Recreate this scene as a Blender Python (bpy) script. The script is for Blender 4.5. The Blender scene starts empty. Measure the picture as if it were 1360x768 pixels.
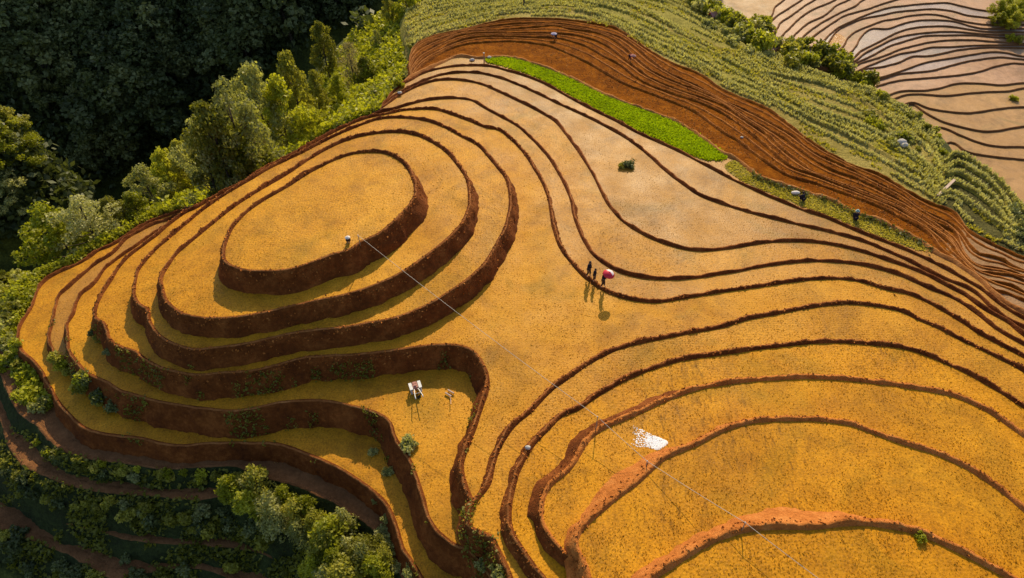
import bpy, bmesh, math, random
import numpy as np
from mathutils import Vector, Matrix, kdtree, noise
from mathutils.bvhtree import BVHTree
from mathutils.geometry import tessellate_polygon

random.seed(7); RNG = np.random.default_rng(7)
SC = bpy.context.scene
COL = SC.collection
R = math.radians

# ------------------------------------------------------------------ camera
F, PITCH, H = 907.0, R(45.0), 38.0
CP, SP = math.cos(PITCH), math.sin(PITCH)
def ray(u, v):
    x, y = (u - 680.0) / F, (384.0 - v) / F
    return np.array([x, CP + y * SP, -SP + y * CP])
def at(u, v, z):
    d = ray(u, v); t = (z - H) / d[2]
    return np.array([d[0] * t, d[1] * t, z])
def at_arr(P, z):
    x = (P[:, 0] - 680.0) / F; y = (384.0 - P[:, 1]) / F
    dy = CP + y * SP; dz = -SP + y * CP
    t = (z - H) / dz
    return np.stack([x * t, dy * t], 1)
cam = bpy.data.cameras.new('camera'); co = bpy.data.objects.new('camera', cam); COL.objects.link(co)
cam.sensor_width = 36.0; cam.lens = 36.0 * F / 1360.0
cam.clip_start = 0.5; cam.clip_end = 6000
co.location = (0, 0, H); co.rotation_euler = (math.pi / 2 - PITCH, 0, 0)
SC.camera = co

# ------------------------------------------------------------------ light
SUN_EL, SUN_AZ = R(35.0), R(9.0)          # azimuth from +Y towards +X
W = bpy.data.worlds.new('World'); SC.world = W; W.use_nodes = True
nt = W.node_tree
sky = nt.nodes.new('ShaderNodeTexSky'); sky.sky_type = 'NISHITA'; sky.sun_disc = False
sky.sun_elevation = SUN_EL; sky.sun_rotation = SUN_AZ
sky.air_density = 1.0; sky.dust_density = 1.5; sky.ozone_density = 1.0
bg = nt.nodes['Background']; bg.inputs[1].default_value = 0.145
nt.links.new(sky.outputs[0], bg.inputs[0])
sl = bpy.data.lights.new('sun', 'SUN'); sl.energy = 4.4; sl.angle = R(0.5); sl.color = (1.0, 0.83, 0.52)
so = bpy.data.objects.new('sun', sl); COL.objects.link(so)
sd = Vector((math.sin(SUN_AZ) * math.cos(SUN_EL), math.cos(SUN_AZ) * math.cos(SUN_EL), math.sin(SUN_EL)))
so.rotation_euler = sd.to_track_quat('Z', 'Y').to_euler(); so.location = (40, 120, 120)
SC.view_settings.view_transform = 'Standard'; SC.view_settings.look = 'None'
SC.view_settings.exposure = 0.06; SC.view_settings.gamma = 1.0
SC.cycles.max_bounces = 5; SC.cycles.diffuse_bounces = 2; SC.cycles.glossy_bounces = 2; SC.cycles.transmission_bounces = 2; SC.cycles.transparent_max_bounces = 4
SC.cycles.use_denoising = True

# ------------------------------------------------------------------ materials
class NT:
    def __init__(s, name):
        s.m = bpy.data.materials.new(name); s.m.use_nodes = True; s.t = s.m.node_tree
        s.b = s.t.nodes['Principled BSDF']; s.out = s.t.nodes['Material Output']
        s.tc = s.t.nodes.new('ShaderNodeTexCoord'); s.geo = None
    def n(s, ty, **kw):
        o = s.t.nodes.new(ty)
        for k, v in kw.items(): setattr(o, k, v)
        return o
    def l(s, a, b): s.t.links.new(a, b)
    def noise(s, scale, detail=4, rough=.55, vec=None, dist=0.0):
        o = s.n('ShaderNodeTexNoise'); o.inputs['Scale'].default_value = scale
        o.inputs['Detail'].default_value = detail; o.inputs['Roughness'].default_value = rough
        o.inputs['Distortion'].default_value = dist
        s.l(vec or s.tc.outputs['Object'], o.inputs['Vector']); return o.outputs['Fac']
    def ramp(s, fac, stops, interp='LINEAR'):
        o = s.n('ShaderNodeValToRGB'); cr = o.color_ramp; cr.interpolation = interp
        while len(cr.elements) < len(stops): cr.elements.new(.5)
        for e, (p, c) in zip(cr.elements, stops):
            e.position = p; e.color = (c[0], c[1], c[2], 1) if not isinstance(c, (int, float)) else (c, c, c, 1)
        s.l(fac, o.inputs[0]); return o.outputs[0]
    def mix(s, fac, a, b, blend='MIX'):
        o = s.n('ShaderNodeMix', data_type='RGBA', blend_type=blend)
        for i, x in ((0, fac), (6, a), (7, b)):
            if isinstance(x, (int, float)): o.inputs[i].default_value = x
            elif isinstance(x, tuple): o.inputs[i].default_value = (x[0], x[1], x[2], 1)
            else: s.l(x, o.inputs[i])
        return o.outputs[2]
    def math(s, op, a, b=None, c=None):
        o = s.n('ShaderNodeMath', operation=op)
        for i, x in enumerate((a, b, c)):
            if x is None: continue
            if isinstance(x, (int, float)): o.inputs[i].default_value = x
            else: s.l(x, o.inputs[i])
        return o.outputs[0]
    def bump(s, h, strength, dist=.1):
        o = s.n('ShaderNodeBump'); o.inputs['Strength'].default_value = strength; o.inputs['Distance'].default_value = dist
        s.l(h, o.inputs['Height']); s.l(o.outputs[0], s.b.inputs['Normal'])
    def base(s, c):
        if isinstance(c, tuple): s.b.inputs['Base Color'].default_value = (c[0], c[1], c[2], 1)
        else: s.l(c, s.b.inputs['Base Color'])
    def rough(s, r, spec=.5):
        s.b.inputs['Roughness'].default_value = r; s.b.inputs['Specular IOR Level'].default_value = spec
    def rnd(s):
        return s.n('ShaderNodeObjectInfo').outputs['Random']

def mud(name, lo, mid, hi, wet=.50, speck=.42, rowscale=4.6, streak=0.0, spec=.2):
    k = NT(name)
    big = k.noise(.075, 4, .65, dist=.6); med = k.noise(.8, 5, .7)
    f = k.math('ADD', k.math('MULTIPLY', big, .6), k.math('MULTIPLY', med, .4))
    c = k.ramp(f, [(.36, lo), (.5, mid), (.64, hi)])
    # stubble: small clumps standing in rows in the wet mud
    v = k.n('ShaderNodeTexVoronoi'); v.inputs['Scale'].default_value = rowscale; v.inputs['Randomness'].default_value = .55
    k.l(k.tc.outputs['Object'], v.inputs['Vector'])
    dots = k.ramp(v.outputs['Distance'], [(.0, 1.0), (.2, .8), (.45, .0)])
    fine = k.noise(9.0, 3, .7)
    patch = k.ramp(k.noise(.22, 4, .6), [(.40, .12), (.62, 1.0)])
    fm = k.math('MULTIPLY', k.math('MULTIPLY', dots, patch), speck)
    dark = tuple(x * .42 for x in lo)
    c = k.mix(fm, c, dark)
    if streak:
        mp = k.n('ShaderNodeMapping'); mp.inputs['Scale'].default_value = (3.4, .75, 1); k.l(k.tc.outputs['Object'], mp.inputs['Vector'])
        st = k.ramp(k.noise(1.0, 4, .75, mp.outputs[0]), [(.50, 0.0), (.66, 1.0)])
        pm = k.ramp(k.noise(.13, 3, .6), [(.44, 0.0), (.60, 1.0)])
        c = k.mix(k.math('MULTIPLY', k.math('MULTIPLY', st, pm), streak), c, dark)
    ol = k.ramp(k.noise(.11, 5, .7, dist=1.2), [(.52, 0.0), (.68, .55)])
    c = k.mix(ol, c, (lo[0] * .72, lo[1] * .98, lo[2] * .9))
    dm = k.ramp(k.noise(.19, 6, .72, dist=.8), [(.36, .74), (.50, 1.0), (.66, 1.07)])
    c = k.mix(1.0, c, dm, 'MULTIPLY')
    fs = k.ramp(fine, [(.3, .62), (.5, 1.0), (.72, 1.28)])
    c = k.mix(1.0, c, fs, 'MULTIPLY')
    k.base(c)
    rg = k.ramp(k.noise(.35, 4, .6), [(.3, wet), (.7, wet + .16)])
    k.l(rg, k.b.inputs['Roughness']); k.b.inputs['Specular IOR Level'].default_value = spec
    k.bump(k.math('ADD', k.math('MULTIPLY', dots, .5), fine), .30, .08)
    return k.m
def earth(name, a, b, c_, scale=1.0, bs=.7):
    k = NT(name)
    f = k.math('ADD', k.math('MULTIPLY', k.noise(.6 * scale, 5, .65), .6), k.math('MULTIPLY', k.noise(4 * scale, 4, .7), .4))
    c = k.ramp(f, [(.34, a), (.5, b), (.66, c_)])
    k.base(c); k.rough(.9, .15)
    k.bump(k.math('ADD', k.noise(2.2 * scale, 5, .7), k.math('MULTIPLY', k.noise(9 * scale, 3, .7), .5)), bs, .25)
    return k.m
def soil_field(a, b, c_, A, B):          # ploughed red strips; their far ends are flooded, pale plots
    k = NT('ploughed_field')
    f = k.math('ADD', k.math('MULTIPLY', k.noise(.9, 5, .65), .6), k.math('MULTIPLY', k.noise(6, 4, .7), .4))
    c = k.ramp(f, [(.34, a), (.5, b), (.66, c_)])
    n = np.array([B[1] - A[1], -(B[0] - A[0])]); n /= np.linalg.norm(n)
    if n[0] < 0: n = -n
    d = k.n('ShaderNodeVectorMath', operation='DOT_PRODUCT'); k.l(k.tc.outputs['Object'], d.inputs[0]); d.inputs[1].default_value = (n[0], n[1], 0)
    m = k.math('SUBTRACT', d.outputs['Value'], float(n[0] * A[0] + n[1] * A[1]))
    m = k.math('ADD', m, k.math('MULTIPLY', k.math('SUBTRACT', k.noise(.6, 4, .7), .5), 5.0))
    mk = k.ramp(m, [(.0, 0.0), (.25, 1.0)])
    w = k.ramp(k.noise(.5, 4, .7), [(.35, (.34, .19, .085)), (.65, (.46, .28, .15))])
    k.base(k.mix(mk, c, w)); k.rough(.95, .06)
    k.bump(k.math('ADD', k.noise(3.3, 5, .7), k.math('MULTIPLY', k.noise(13, 3, .7), .5)), .8, .2)
    return k.m
def grassy(name, a, b, c_, d, dry=.5):
    k = NT(name)
    f = k.math('ADD', k.math('MULTIPLY', k.noise(.25, 5, .65), .5), k.math('MULTIPLY', k.noise(3.0, 4, .75), .5))
    c = k.ramp(f, [(.34, a), (.48, b), (.6, c_), (.72, d)])
    k.base(c); k.rough(.85, .2)
    k.bump(k.math('ADD', k.noise(3.5, 4, .75), k.math('MULTIPLY', k.noise(1.1, 3, .6), .8)), 1.0, .45)
    return k.m
def leafmat(name, cols, trans=.42):
    k = NT(name)
    f = k.math('ADD', k.math('MULTIPLY', k.noise(.45, 3, .6), .6), k.math('MULTIPLY', k.rnd(), .4))
    c = k.ramp(f, [(.25, cols[0]), (.5, cols[1]), (.75, cols[2])])
    sp = k.ramp(k.noise(5.5, 2, .7), [(.3, .55), (.5, 1.0), (.75, 1.5)])
    c = k.mix(1.0, c, sp, 'MULTIPLY')
    k.base(c); k.rough(.5, .3)
    tr = k.n('ShaderNodeBsdfTranslucent'); k.l(k.mix(1.0, c, (1.5, 1.5, .7), 'MULTIPLY'), tr.inputs[0])
    mx = k.n('ShaderNodeMixShader'); mx.inputs[0].default_value = trans
    k.l(k.b.outputs[0], mx.inputs[1]); k.l(tr.outputs[0], mx.inputs[2]); k.l(mx.outputs[0], k.out.inputs[0])
    return k.m
def plain(name, c, r=.7, spec=.3, var=.25, scale=6):
    k = NT(name)
    k.base(k.mix(1.0, (c[0], c[1], c[2]), k.ramp(k.noise(scale, 4, .6), [(.3, 1 - var), (.7, 1 + var)]), 'MULTIPLY'))
    k.rough(r, spec); return k.m

M = {}
M['mud'] = mud('golden_mud', (.40, .160, .007), (.56, .245, .010), (.65, .305, .018), spec=.14)
M['mud_deep'] = mud('ochre_mud', (.42, .165, .002), (.58, .245, .003), (.67, .305, .008), spec=.14, speck=.5, streak=.75)
M['mud_pale'] = mud('pale_mud', (.34, .145, .012), (.44, .197, .019), (.53, .248, .032), wet=.48, spec=.26)
M['mud_mid'] = mud('mid_mud', (.37, .152, .009), (.50, .220, .013), (.59, .276, .024), spec=.22)  # tone halfway between the golden and the pale mud
M['pink'] = mud('pink_mud', (.34, .18, .085), (.46, .255, .135), (.55, .32, .18), wet=.42, speck=.25)
M['pink2'] = mud('tan_mud', (.32, .165, .05), (.42, .225, .075), (.50, .28, .105), wet=.45, speck=.35)
M['pink3'] = mud('grey_mud', (.26, .165, .115), (.34, .225, .165), (.42, .29, .215), wet=.32, spec=.5, speck=.25)
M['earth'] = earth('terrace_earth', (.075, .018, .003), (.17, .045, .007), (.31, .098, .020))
M['earth_lit'] = earth('lit_rim_earth', (.20, .065, .015), (.34, .12, .03), (.48, .20, .06), scale=1.4)  # brighter copy of the earth: sunlight on the rims put into the colour
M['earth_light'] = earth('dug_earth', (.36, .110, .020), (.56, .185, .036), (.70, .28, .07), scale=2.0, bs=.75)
M['soil'] = earth('red_soil', (.125, .034, .002), (.235, .068, .002), (.40, .130, .007), scale=1.5, bs=1.0)
M['soil_field'] = soil_field((.125, .034, .002), (.235, .068, .002), (.40, .130, .007), at(1256, 348, -4.5), at(1288, 298, -6.5))
M['soil_bund'] = earth('red_soil_lit', (.30, .10, .02), (.46, .18, .045), (.62, .28, .085), scale=1.5, bs=.6)  # red soil brightened in colour, as if sunlit, for bund tops and clods
M['path'] = earth('path_earth', (.13, .055, .018), (.21, .09, .032), (.30, .135, .05))
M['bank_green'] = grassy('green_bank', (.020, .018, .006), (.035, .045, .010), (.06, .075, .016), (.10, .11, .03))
M['ground'] = grassy('hillside_green', (.03, .035, .007), (.07, .08, .012), (.14, .145, .022), (.22, .21, .05))
M['meadow'] = grassy('meadow_green', (.20, .17, .022), (.34, .29, .04), (.47, .39, .075), (.60, .50, .15))
M['meadow_dry'] = grassy('meadow_dry', (.24, .18, .03), (.38, .29, .055), (.50, .39, .10), (.62, .50, .2))
M['meadow_dark'] = grassy('meadow_dark', (.05, .042, .010), (.085, .075, .016), (.13, .115, .024), (.19, .17, .05))
M['bark'] = earth('tree_bark', (.05, .04, .03), (.12, .09, .07), (.2, .16, .12), scale=3)
M['leaf_a'] = leafmat('leaf_olive', ((.14, .14, .015), (.29, .275, .034), (.46, .42, .07)))
M['leaf_b'] = leafmat('leaf_pale', ((.22, .22, .06), (.38, .37, .12), (.52, .49, .2)))
M['leaf_c'] = leafmat('leaf_bright', ((.19, .20, .008), (.36, .36, .020), (.52, .50, .045)))
M['leaf_d'] = leafmat('leaf_dry', ((.16, .13, .06), (.25, .20, .10), (.36, .30, .17)))
M['leaf_v'] = leafmat('leaf_verge', ((.05, .055, .012), (.10, .105, .02), (.2, .19, .05)))
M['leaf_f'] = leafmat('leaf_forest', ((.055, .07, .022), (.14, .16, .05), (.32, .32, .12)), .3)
M['rice'] = leafmat('rice_green', ((.36, .46, .006), (.50, .60, .008), (.62, .72, .02)), .3)
M['grass'] = leafmat('grass_blade', ((.32, .29, .03), (.48, .42, .06), (.62, .52, .13)), .3)
M['grass_pale'] = leafmat('grass_seed', ((.46, .43, .17), (.62, .57, .27), (.74, .68, .40)), .3)

# ------------------------------------------------------------------ mesh helpers
def mesh_obj(name, verts, faces, mats, parent=None, smooth=False, midx=None):
    me = bpy.data.meshes.new(name)
    me.from_pydata([tuple(v) for v in verts], [], [tuple(f) for f in faces])
    for m in (mats if isinstance(mats, (list, tuple)) else [mats]): me.materials.append(m)
    if midx is not None: me.polygons.foreach_set('material_index', np.asarray(midx, dtype=np.int32))
    if smooth: me.polygons.foreach_set('use_smooth', np.ones(len(me.polygons), dtype=bool))
    me.update()
    o = bpy.data.objects.new(name, me); COL.objects.link(o)
    if parent is not None: o.parent = parent
    return o
def quads_mesh(name, V, mat):            # V: (n,4,3) array of quads
    n = len(V); me = bpy.data.meshes.new(name)
    me.vertices.add(n * 4); me.vertices.foreach_set('co', V.reshape(-1).astype(np.float32))
    me.loops.add(n * 4); me.loops.foreach_set('vertex_index', np.arange(n * 4, dtype=np.int32))
    me.polygons.add(n); me.polygons.foreach_set('loop_start', np.arange(0, n * 4, 4, dtype=np.int32))
    me.polygons.foreach_set('loop_total', np.full(n, 4, dtype=np.int32))
    me.materials.append(mat); me.update(calc_edges=True); me.validate()
    return me
def tag(o, label=None, cat=None, group=None, kind=None):
    if label: o['label'] = label
    if cat: o['category'] = cat
    if group: o['group'] = group
    if kind: o['kind'] = kind
    return o
def empty(name, loc, rz=0):
    o = bpy.data.objects.new(name, None); COL.objects.link(o); o.location = loc; o.rotation_euler = (0, 0, rz); o.empty_display_size = .2
    return o
def copy_tree(o, parent=None):
    c = o.copy(); COL.objects.link(c)
    if parent is not None: c.parent = parent
    for ch in list(o.children): copy_tree(ch, c)
    return c

# ------------------------------------------------------------------ terrace plates
def catmull(P, per=10):
    P = np.asarray(P, float); n = len(P); out = []
    for i in range(n):
        p0, p1, p2, p3 = P[i - 1], P[i], P[(i + 1) % n], P[(i + 2) % n]
        L = np.linalg.norm(p2 - p1); k = int(max(3, min(40, L / 2.0)))
        # centripetal parametrisation keeps tight corners from looping
        d1 = max(np.linalg.norm(p1 - p0), 1e-3) ** .5; d2 = max(L, 1e-3) ** .5; d3 = max(np.linalg.norm(p3 - p2), 1e-3) ** .5
        m1 = (p2 - p1) + d2 * ((p1 - p0) / d1 - (p2 - p0) / (d1 + d2))
        m2 = (p2 - p1) + d2 * ((p3 - p2) / d3 - (p3 - p1) / (d2 + d3))
        t = np.linspace(0, 1, k, endpoint=False)[:, None]
        h00 = 2 * t**3 - 3 * t**2 + 1; h10 = t**3 - 2 * t**2 + t; h01 = -2 * t**3 + 3 * t**2; h11 = t**3 - t**2
        out.append(h00 * p1 + h10 * m1 + h01 * p2 + h11 * m2)
    return np.concatenate(out)
def resample(P, px, ds):
    Q = np.vstack([P, P[:1]]); s = np.concatenate([[0], np.cumsum(np.linalg.norm(np.diff(Q, axis=0), axis=1))])
    n = max(12, int(s[-1] / ds)); t = np.linspace(0, s[-1], n, endpoint=False)
    pxx = np.vstack([px, px[:1]])
    return np.stack([np.interp(t, s, Q[:, k]) for k in (0, 1)], 1), np.stack([np.interp(t, s, pxx[:, k]) for k in (0, 1)], 1)
def smooth_ring(A, k):
    for _ in range(k): A = (np.roll(A, 1, 0) + A * 2 + np.roll(A, -1, 0)) / 4
    return A
def inside(poly, X, Y):
    x, y = poly[:, 0], poly[:, 1]; x2, y2 = np.roll(x, -1), np.roll(y, -1)
    c = np.zeros(X.shape, bool)
    for a, b, a2, b2 in zip(x, y, x2, y2):
        if b == b2: continue
        m = ((b > Y) != (b2 > Y)); 
        if not m.any(): continue
        c ^= m & (X < (a2 - a) * (Y - b) / (b2 - b) + a)
    return c
def nz(p, s, seed=0.0):
    return noise.noise(Vector((p[0] * s + seed, p[1] * s - seed * 1.7, seed)))
PLATES = []
def plate(px, z, drop, field='mud', bank='earth', ds=.26, batter=.42, hb=(.08, .22), wb=.25, rough=1.0, bat_fn=None, ring4=None, name='terrace_field', ground_edge=True, crest=None, bn='terrace_bank'):
    C = catmull(px); P = at_arr(C, z)
    P, PX = resample(P, C, ds)
    def frame(P):
        T = smooth_ring(np.roll(P, -1, 0) - np.roll(P, 1, 0), 3)
        T /= np.linalg.norm(T, axis=1)[:, None] + 1e-9
        return np.stack([T[:, 1], -T[:, 0]], 1)
    area = .5 * np.sum(P[:, 0] * np.roll(P[:, 1], -1) - np.roll(P[:, 0], -1) * P[:, 1])
    if area < 0: P = P[::-1].copy(); PX = PX[::-1].copy()
    N = frame(P)
    s = np.clip((N[:, 1] + .55) / 1.1, 0, 1); s = s * s * (3 - 2 * s)
    h = hb[0] + (hb[1] - hb[0]) * s
    P = at_arr(PX, z + h); N = frame(P)
    n = len(P)
    w1 = np.array([nz(p, .55, 3.1) for p in P]); w2 = np.array([nz(p, 1.7, 9.3) for p in P]); w3 = np.array([nz(p, .16, 5.7) for p in P])
    w4 = np.array([nz(p, 4.6, 1.9) for p in P]); wig = (w1 * .10 + w2 * .06 + w4 * .06) * rough
    h = h * (1 + .3 * w1 + .35 * w2 + .4 * w4) 
    bt = np.full(n, batter) if bat_fn is None else np.array([bat_fn(p) for p in PX])
    wbv = wb * (1 + .3 * w3 + .15 * w2) * (.55 + .45 * s)
    rings = []
    def ring(off, zz): rings.append(np.column_stack([P + N * np.asarray(off)[:, None] if np.ndim(off) else P + N * off, np.broadcast_to(zz, (n,))]))
    ring(-wbv - .06, np.full(n, z - .05))
    ring(-wbv * .82 + wig * .5, z + h * .22)
    ring(-wbv * .42 + wig, z + h * .9 + .02 * w2)
    ring(-.02 + wig, z + h)
    ring(.10 + wig, z + h * .72 - .02)
    K = 6 if drop > 1.0 else 2
    for k in range(1, K + 1):
        t = k / K; d = (drop + .35) * t
        rg = np.array([noise.noise(Vector((p[0] * .8, p[1] * .8, d * 1.3 + 20))) + .6 * noise.noise(Vector((p[0] * 2.9, p[1] * 2.9, d * 2.3 + 40))) for p in P]) * (.30 if bank == 'earth_light' else .18) * rough * min(1, drop)
        ring(.12 + wig + bt * d + rg, z - d)
    V = np.concatenate(rings); nr = len(rings); Fc = []; mi = []
    for r in range(nr - 1):
        for i in range(n):
            j = (i + 1) % n
            Fc.append((r * n + i, (r + 1) * n + i, (r + 1) * n + j, r * n + j))
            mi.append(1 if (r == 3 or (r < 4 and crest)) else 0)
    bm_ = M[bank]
    ob = mesh_obj(bn, V, Fc, [bm_, M[crest] if crest else (M[ring4] if ring4 else (M['earth_lit'] if bank == 'earth' else bm_))], smooth=True, midx=mi)
    tag(ob, kind='structure')
    inner = P + N * (-wbv + .02)[:, None]
    fv = [(p[0], p[1], z) for p in inner]
    tri = tessellate_polygon([[Vector((p[0], p[1], 0)) for p in inner]])
    of = mesh_obj(name, fv, [(a, b, c) for a, b, c in tri], M[field])
    me = of.data
    bmm = bmesh.new(); bmm.from_mesh(me); bmesh.ops.recalc_face_normals(bmm, faces=bmm.faces)
    for f in bmm.faces:
        if f.normal.z < 0: f.normal_flip()
    bmm.to_mesh(me); bmm.free()
    tag(of, kind='structure')
    PLATES.append(dict(P=P, N=N, z=z, drop=drop, base=P + N * (.1 + bt * drop)[:, None], edge=ground_edge))
    return ob, of

# lips traced as real contour lines of the hill, each at its own level
D1 = [(298,345),(307,352),(327,358),(343,359),(373,358),(407,350),(440,337),(462,331),(480,320),(505,308),(524,292),(538,278),(546,268),(552,256),(552,242),(548,230),(540,217),(527,206),(512,200),(496,198),(477,199),(459,203),(440,210),(421,219),(400,231),(380,244),(346,264),(321,283),(307,300),(299,318),(296,333)]
D2 = [(213,369),(215,383),(220,398),(230,408),(243,416),(267,421),(300,421),(340,416),(407,401),(473,386),(527,364),(580,328),(613,296),(623,273),(624,256),(620,233),(607,213),(590,195),(562,179),(540,173),(520,172),(496,174),(465,181),(440,191),(412,206),(392,219),(380,227),(336,253),(305,274),(272,300),(250,318),(233,333),(219,354)]
D3 = [(178,375),(178,393),(185,404),(196,410),(198,425),(208,442),(222,452),(236,458),(260,463),(300,459),(340,453),(390,441),(473,431),(540,416),(593,389),(640,353),(660,323),(675,289),(678,256),(672,233),(660,217),(636,190),(614,178),(590,165),(567,157),(551,154),(520,153),(499,156),(468,167),(440,179),(409,195),(380,209),(355,221),(328,237),(299,254),(267,276),(238,300),(220,315),(208,325),(190,345),(181,360)]
Sfront = [(146,370),(139,380),(132,392),(126,409),(126,421),(137,429),(141,438),(146,451),(163,461),(179,466),(191,475),(210,486),(233,493),(267,497),(300,494),(340,491),(407,474),(473,470),(527,464),(573,458),(613,459),(630,468),(641,483),(647,500),(646,515),(640,532),(629,565),(618,593),(612,615),(617,639),(624,658),(632,672),(660,700),(690,740),(720,800)]
Sback = [(216,301),(242,281),(261,272),(289,256),(321,240),(352,220),(380,206),(409,190),(449,169),(474,158),(498,151),(520,147),(540,143),(567,142),(582,143),(607,151),(626,158),(645,166),(664,170),(677,180),(690,192),(715,228),(728,256),(736,300),(745,325),(760,345),(780,366),(810,385),(840,394),(870,397),(945,386),(1020,375),(1060,369),(1100,366),(1140,369),(1177,380),(1207,386),(1230,395),(1254,408),(1282,425),(1301,438),(1329,453),(1360,469),(1440,520),(1600,640),(1750,820)]
Sleft = [(207,309),(189,322),(167,340),(157,352)]
S = Sfront + [(900,1000),(1500,1000)] + Sback[::-1] + Sleft
R1 = [(678,767),(672,752),(665,738),(658,723),(653,713),(640,707),(625,700),(621,692),(622,680),(629,664),(647,640),(654,615),(661,592),(680,563),(707,539),(731,514),(755,497),(780,479),(820,459),(893,442),(960,430),(993,420),(1020,415),(1070,405),(1120,399),(1160,402),(1199,410),(1222,421),(1247,431),(1277,447),(1316,465),(1360,488),(1440,540),(1600,660),(1650,900),(1200,1050),(760,1000),(700,840)]
R2 = [(723,768),(712,755),(700,738),(688,720),(680,706),(676,694),(675,678),(677,660),(682,640),(688,620),(703,592),(722,570),(743,549),(770,537),(790,522),(807,512),(840,495),(900,475),(960,466),(1020,458),(1070,452),(1110,450),(1160,453),(1200,458),(1235,469),(1277,487),(1320,510),(1360,535),(1440,585),(1560,690),(1560,900),(1150,1000),(820,960),(750,830)]
R3 = [(765,748),(757,738),(745,728),(728,707),(719,690),(718,675),(720,659),(727,645),(735,636),(750,624),(760,612),(777,584),(797,566),(840,548),(880,529),(927,512),(975,504),(1020,500),(1100,498),(1180,506),(1227,513),(1270,522),(1313,541),(1360,573),(1440,630),(1500,760),(1450,900),(1100,960),(880,930),(800,830)]
R4 = [(785,775),(778,750),(768,730),(764,718),(768,704),(775,695),(800,672),(820,655),(845,636),(862,620),(880,605),(895,598),(920,588),(960,568),(990,558),(1020,554),(1060,553),(1090,554),(1130,559),(1150,566),(1200,584),(1260,604),(1320,638),(1360,670),(1430,740),(1420,880),(1100,920),(900,900),(810,830)]
R5 = [(850,800),(862,768),(895,745),(930,722),(960,708),(1000,697),(1040,695),(1080,696),(1130,690),(1180,693),(1220,702),(1255,716),(1290,733),(1325,752),(1360,772),(1400,820),(1300,880),(1100,900),(920,880)]
lA = [(540,139),(520,144)]
LC = [(490,152),(506,146),(520,143),(543,136),(564,131),(589,128),(614,128),(629,131),(642,139),(664,151),(689,165),(704,178),(730,207),(757,256),(765,290),(776,315),(790,335),(818,354),(850,364),(900,367),(960,360),(1020,349),(1080,343),(1130,346),(1160,351),(1200,363),(1238,380),(1260,388),(1279,398),(1301,414),(1324,432),(1360,453),(1440,500),(1600,610),(1800,790)]
LB = [(505,144),(520,131),(532,123),(559,110),(582,104),(612,104),(639,109),(661,118),(689,131),(720,147),(740,160),(765,192),(778,212),(790,232),(810,270),(832,293),(860,310),(890,322),(927,329),(970,326),(1020,318),(1065,317),(1110,322),(1150,332),(1180,342),(1225,358),(1268,380),(1285,389),(1301,402),(1316,411),(1340,424),(1360,441),(1440,485),(1600,590),(1850,780)]
LA = [(508,140),(520,127),(543,114),(567,103),(586,97),(614,94),(639,95),(661,100),(689,110),(720,124),(745,136),(780,152),(813,169),(845,189),(867,207),(882,221),(905,239),(930,256),(975,272),(1020,285),(1070,297),(1120,309),(1160,322),(1200,339),(1245,362),(1290,381),(1304,391),(1318,405),(1332,414),(1360,431),(1440,470),(1600,570),(1900,770)]
L0 = [(512,134),(520,122),(532,111),(545,104),(559,96),(582,89),(614,85),(653,86),(676,92),(700,99),(720,107),(780,139),(813,155),(847,173),(880,188),(913,203),(963,230),(1020,257),(1060,273),(1103,288),(1150,308),(1190,323),(1222,336),(1256,353),(1285,369),(1304,380),(1321,394),(1332,402),(1360,419),(1440,458),(1600,550),(1950,760)]
C0 = [(530,115),(545,100),(563,91),(582,82),(600,74),(613,72),(630,74),(649,74),(674,73),(696,78),(720,86),(740,93),(780,111),(813,127),(867,147),(907,163),(940,185),(963,202),(980,209),(998,224),(1011,233),(1035,241),(1064,250),(1107,264),(1138,279),(1162,287),(1191,301),(1215,313),(1230,321),(1243,331),(1256,338),(1269,344),(1288,357),(1304,369),(1321,385),(1340,399),(1360,410),(1440,445),(1600,530),(2000,740)]
rA = [(548,105),(559,86),(571,77),(595,64),(618,57),(649,54),(681,53),(704,55),(726,58),(744,64),(766,74),(788,85),(810,98),(832,110),(859,120),(880,128),(923,146),(947,163),(965,176),(980,184),(998,198),(1016,211),(1035,224),(1053,233),(1080,240),(1107,249),(1144,262),(1180,277),(1202,289),(1222,299),(1238,311),(1247,324),(1262,337),(1285,353),(1305,369),(1322,383),(1340,387),(1360,396),(1440,425),(1600,500),(2000,690)]
rB = [(546,100),(552,85),(559,78),(579,66),(602,55),(626,48),(649,46),(681,46.5),(712,47.5),(732,48),(748,50),(766,55),(782,61),(803,73),(825,85),(847,102),(869,113),(891,121),(930,134),(963,150),(987,166),(1004,180),(1020,193),(1040,211),(1058,222),(1082,230),(1107,240),(1144,255),(1200,278),(1215,288),(1230,299),(1252,311),(1266,324),(1276,340),(1290,354),(1305,368),(1329,373),(1347,378),(1360,385),(1440,405),(1600,470),(2000,640)]
rC = [(545,96),(549,80),(563,67),(587,55),(610,45),(634,42.5),(681,42.5),(712,42),(744,43),(766,45),(791,52),(810,61),(829,76),(840,84),(859,98),(880,109),(913,121),(963,139),(990,158),(1024,180),(1040,196),(1062,212),(1078,225),(1097,234),(1144,250),(1200,274),(1222,287),(1246,302),(1264,316),(1275,333),(1288,349),(1297,356),(1316,360),(1347,364),(1360,370),(1440,385),(1600,430),(2000,580)]
rD = [(544,90),(549,69),(571,55),(595,47),(615,41),(659,38.5),(688,36),(712,34),(737,32),(759,37),(794,42),(815,51),(832,64),(854,83),(866,92),(900,108),(930,119),(970,140),(1000,158),(1040,180),(1062,196),(1082,210),(1107,224),(1144,237),(1200,266),(1215,277),(1246,295),(1270,307),(1276,322),(1284,338),(1297,350),(1316,353),(1340,357),(1360,364),(1440,372),(1600,400),(2000,530)]
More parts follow.
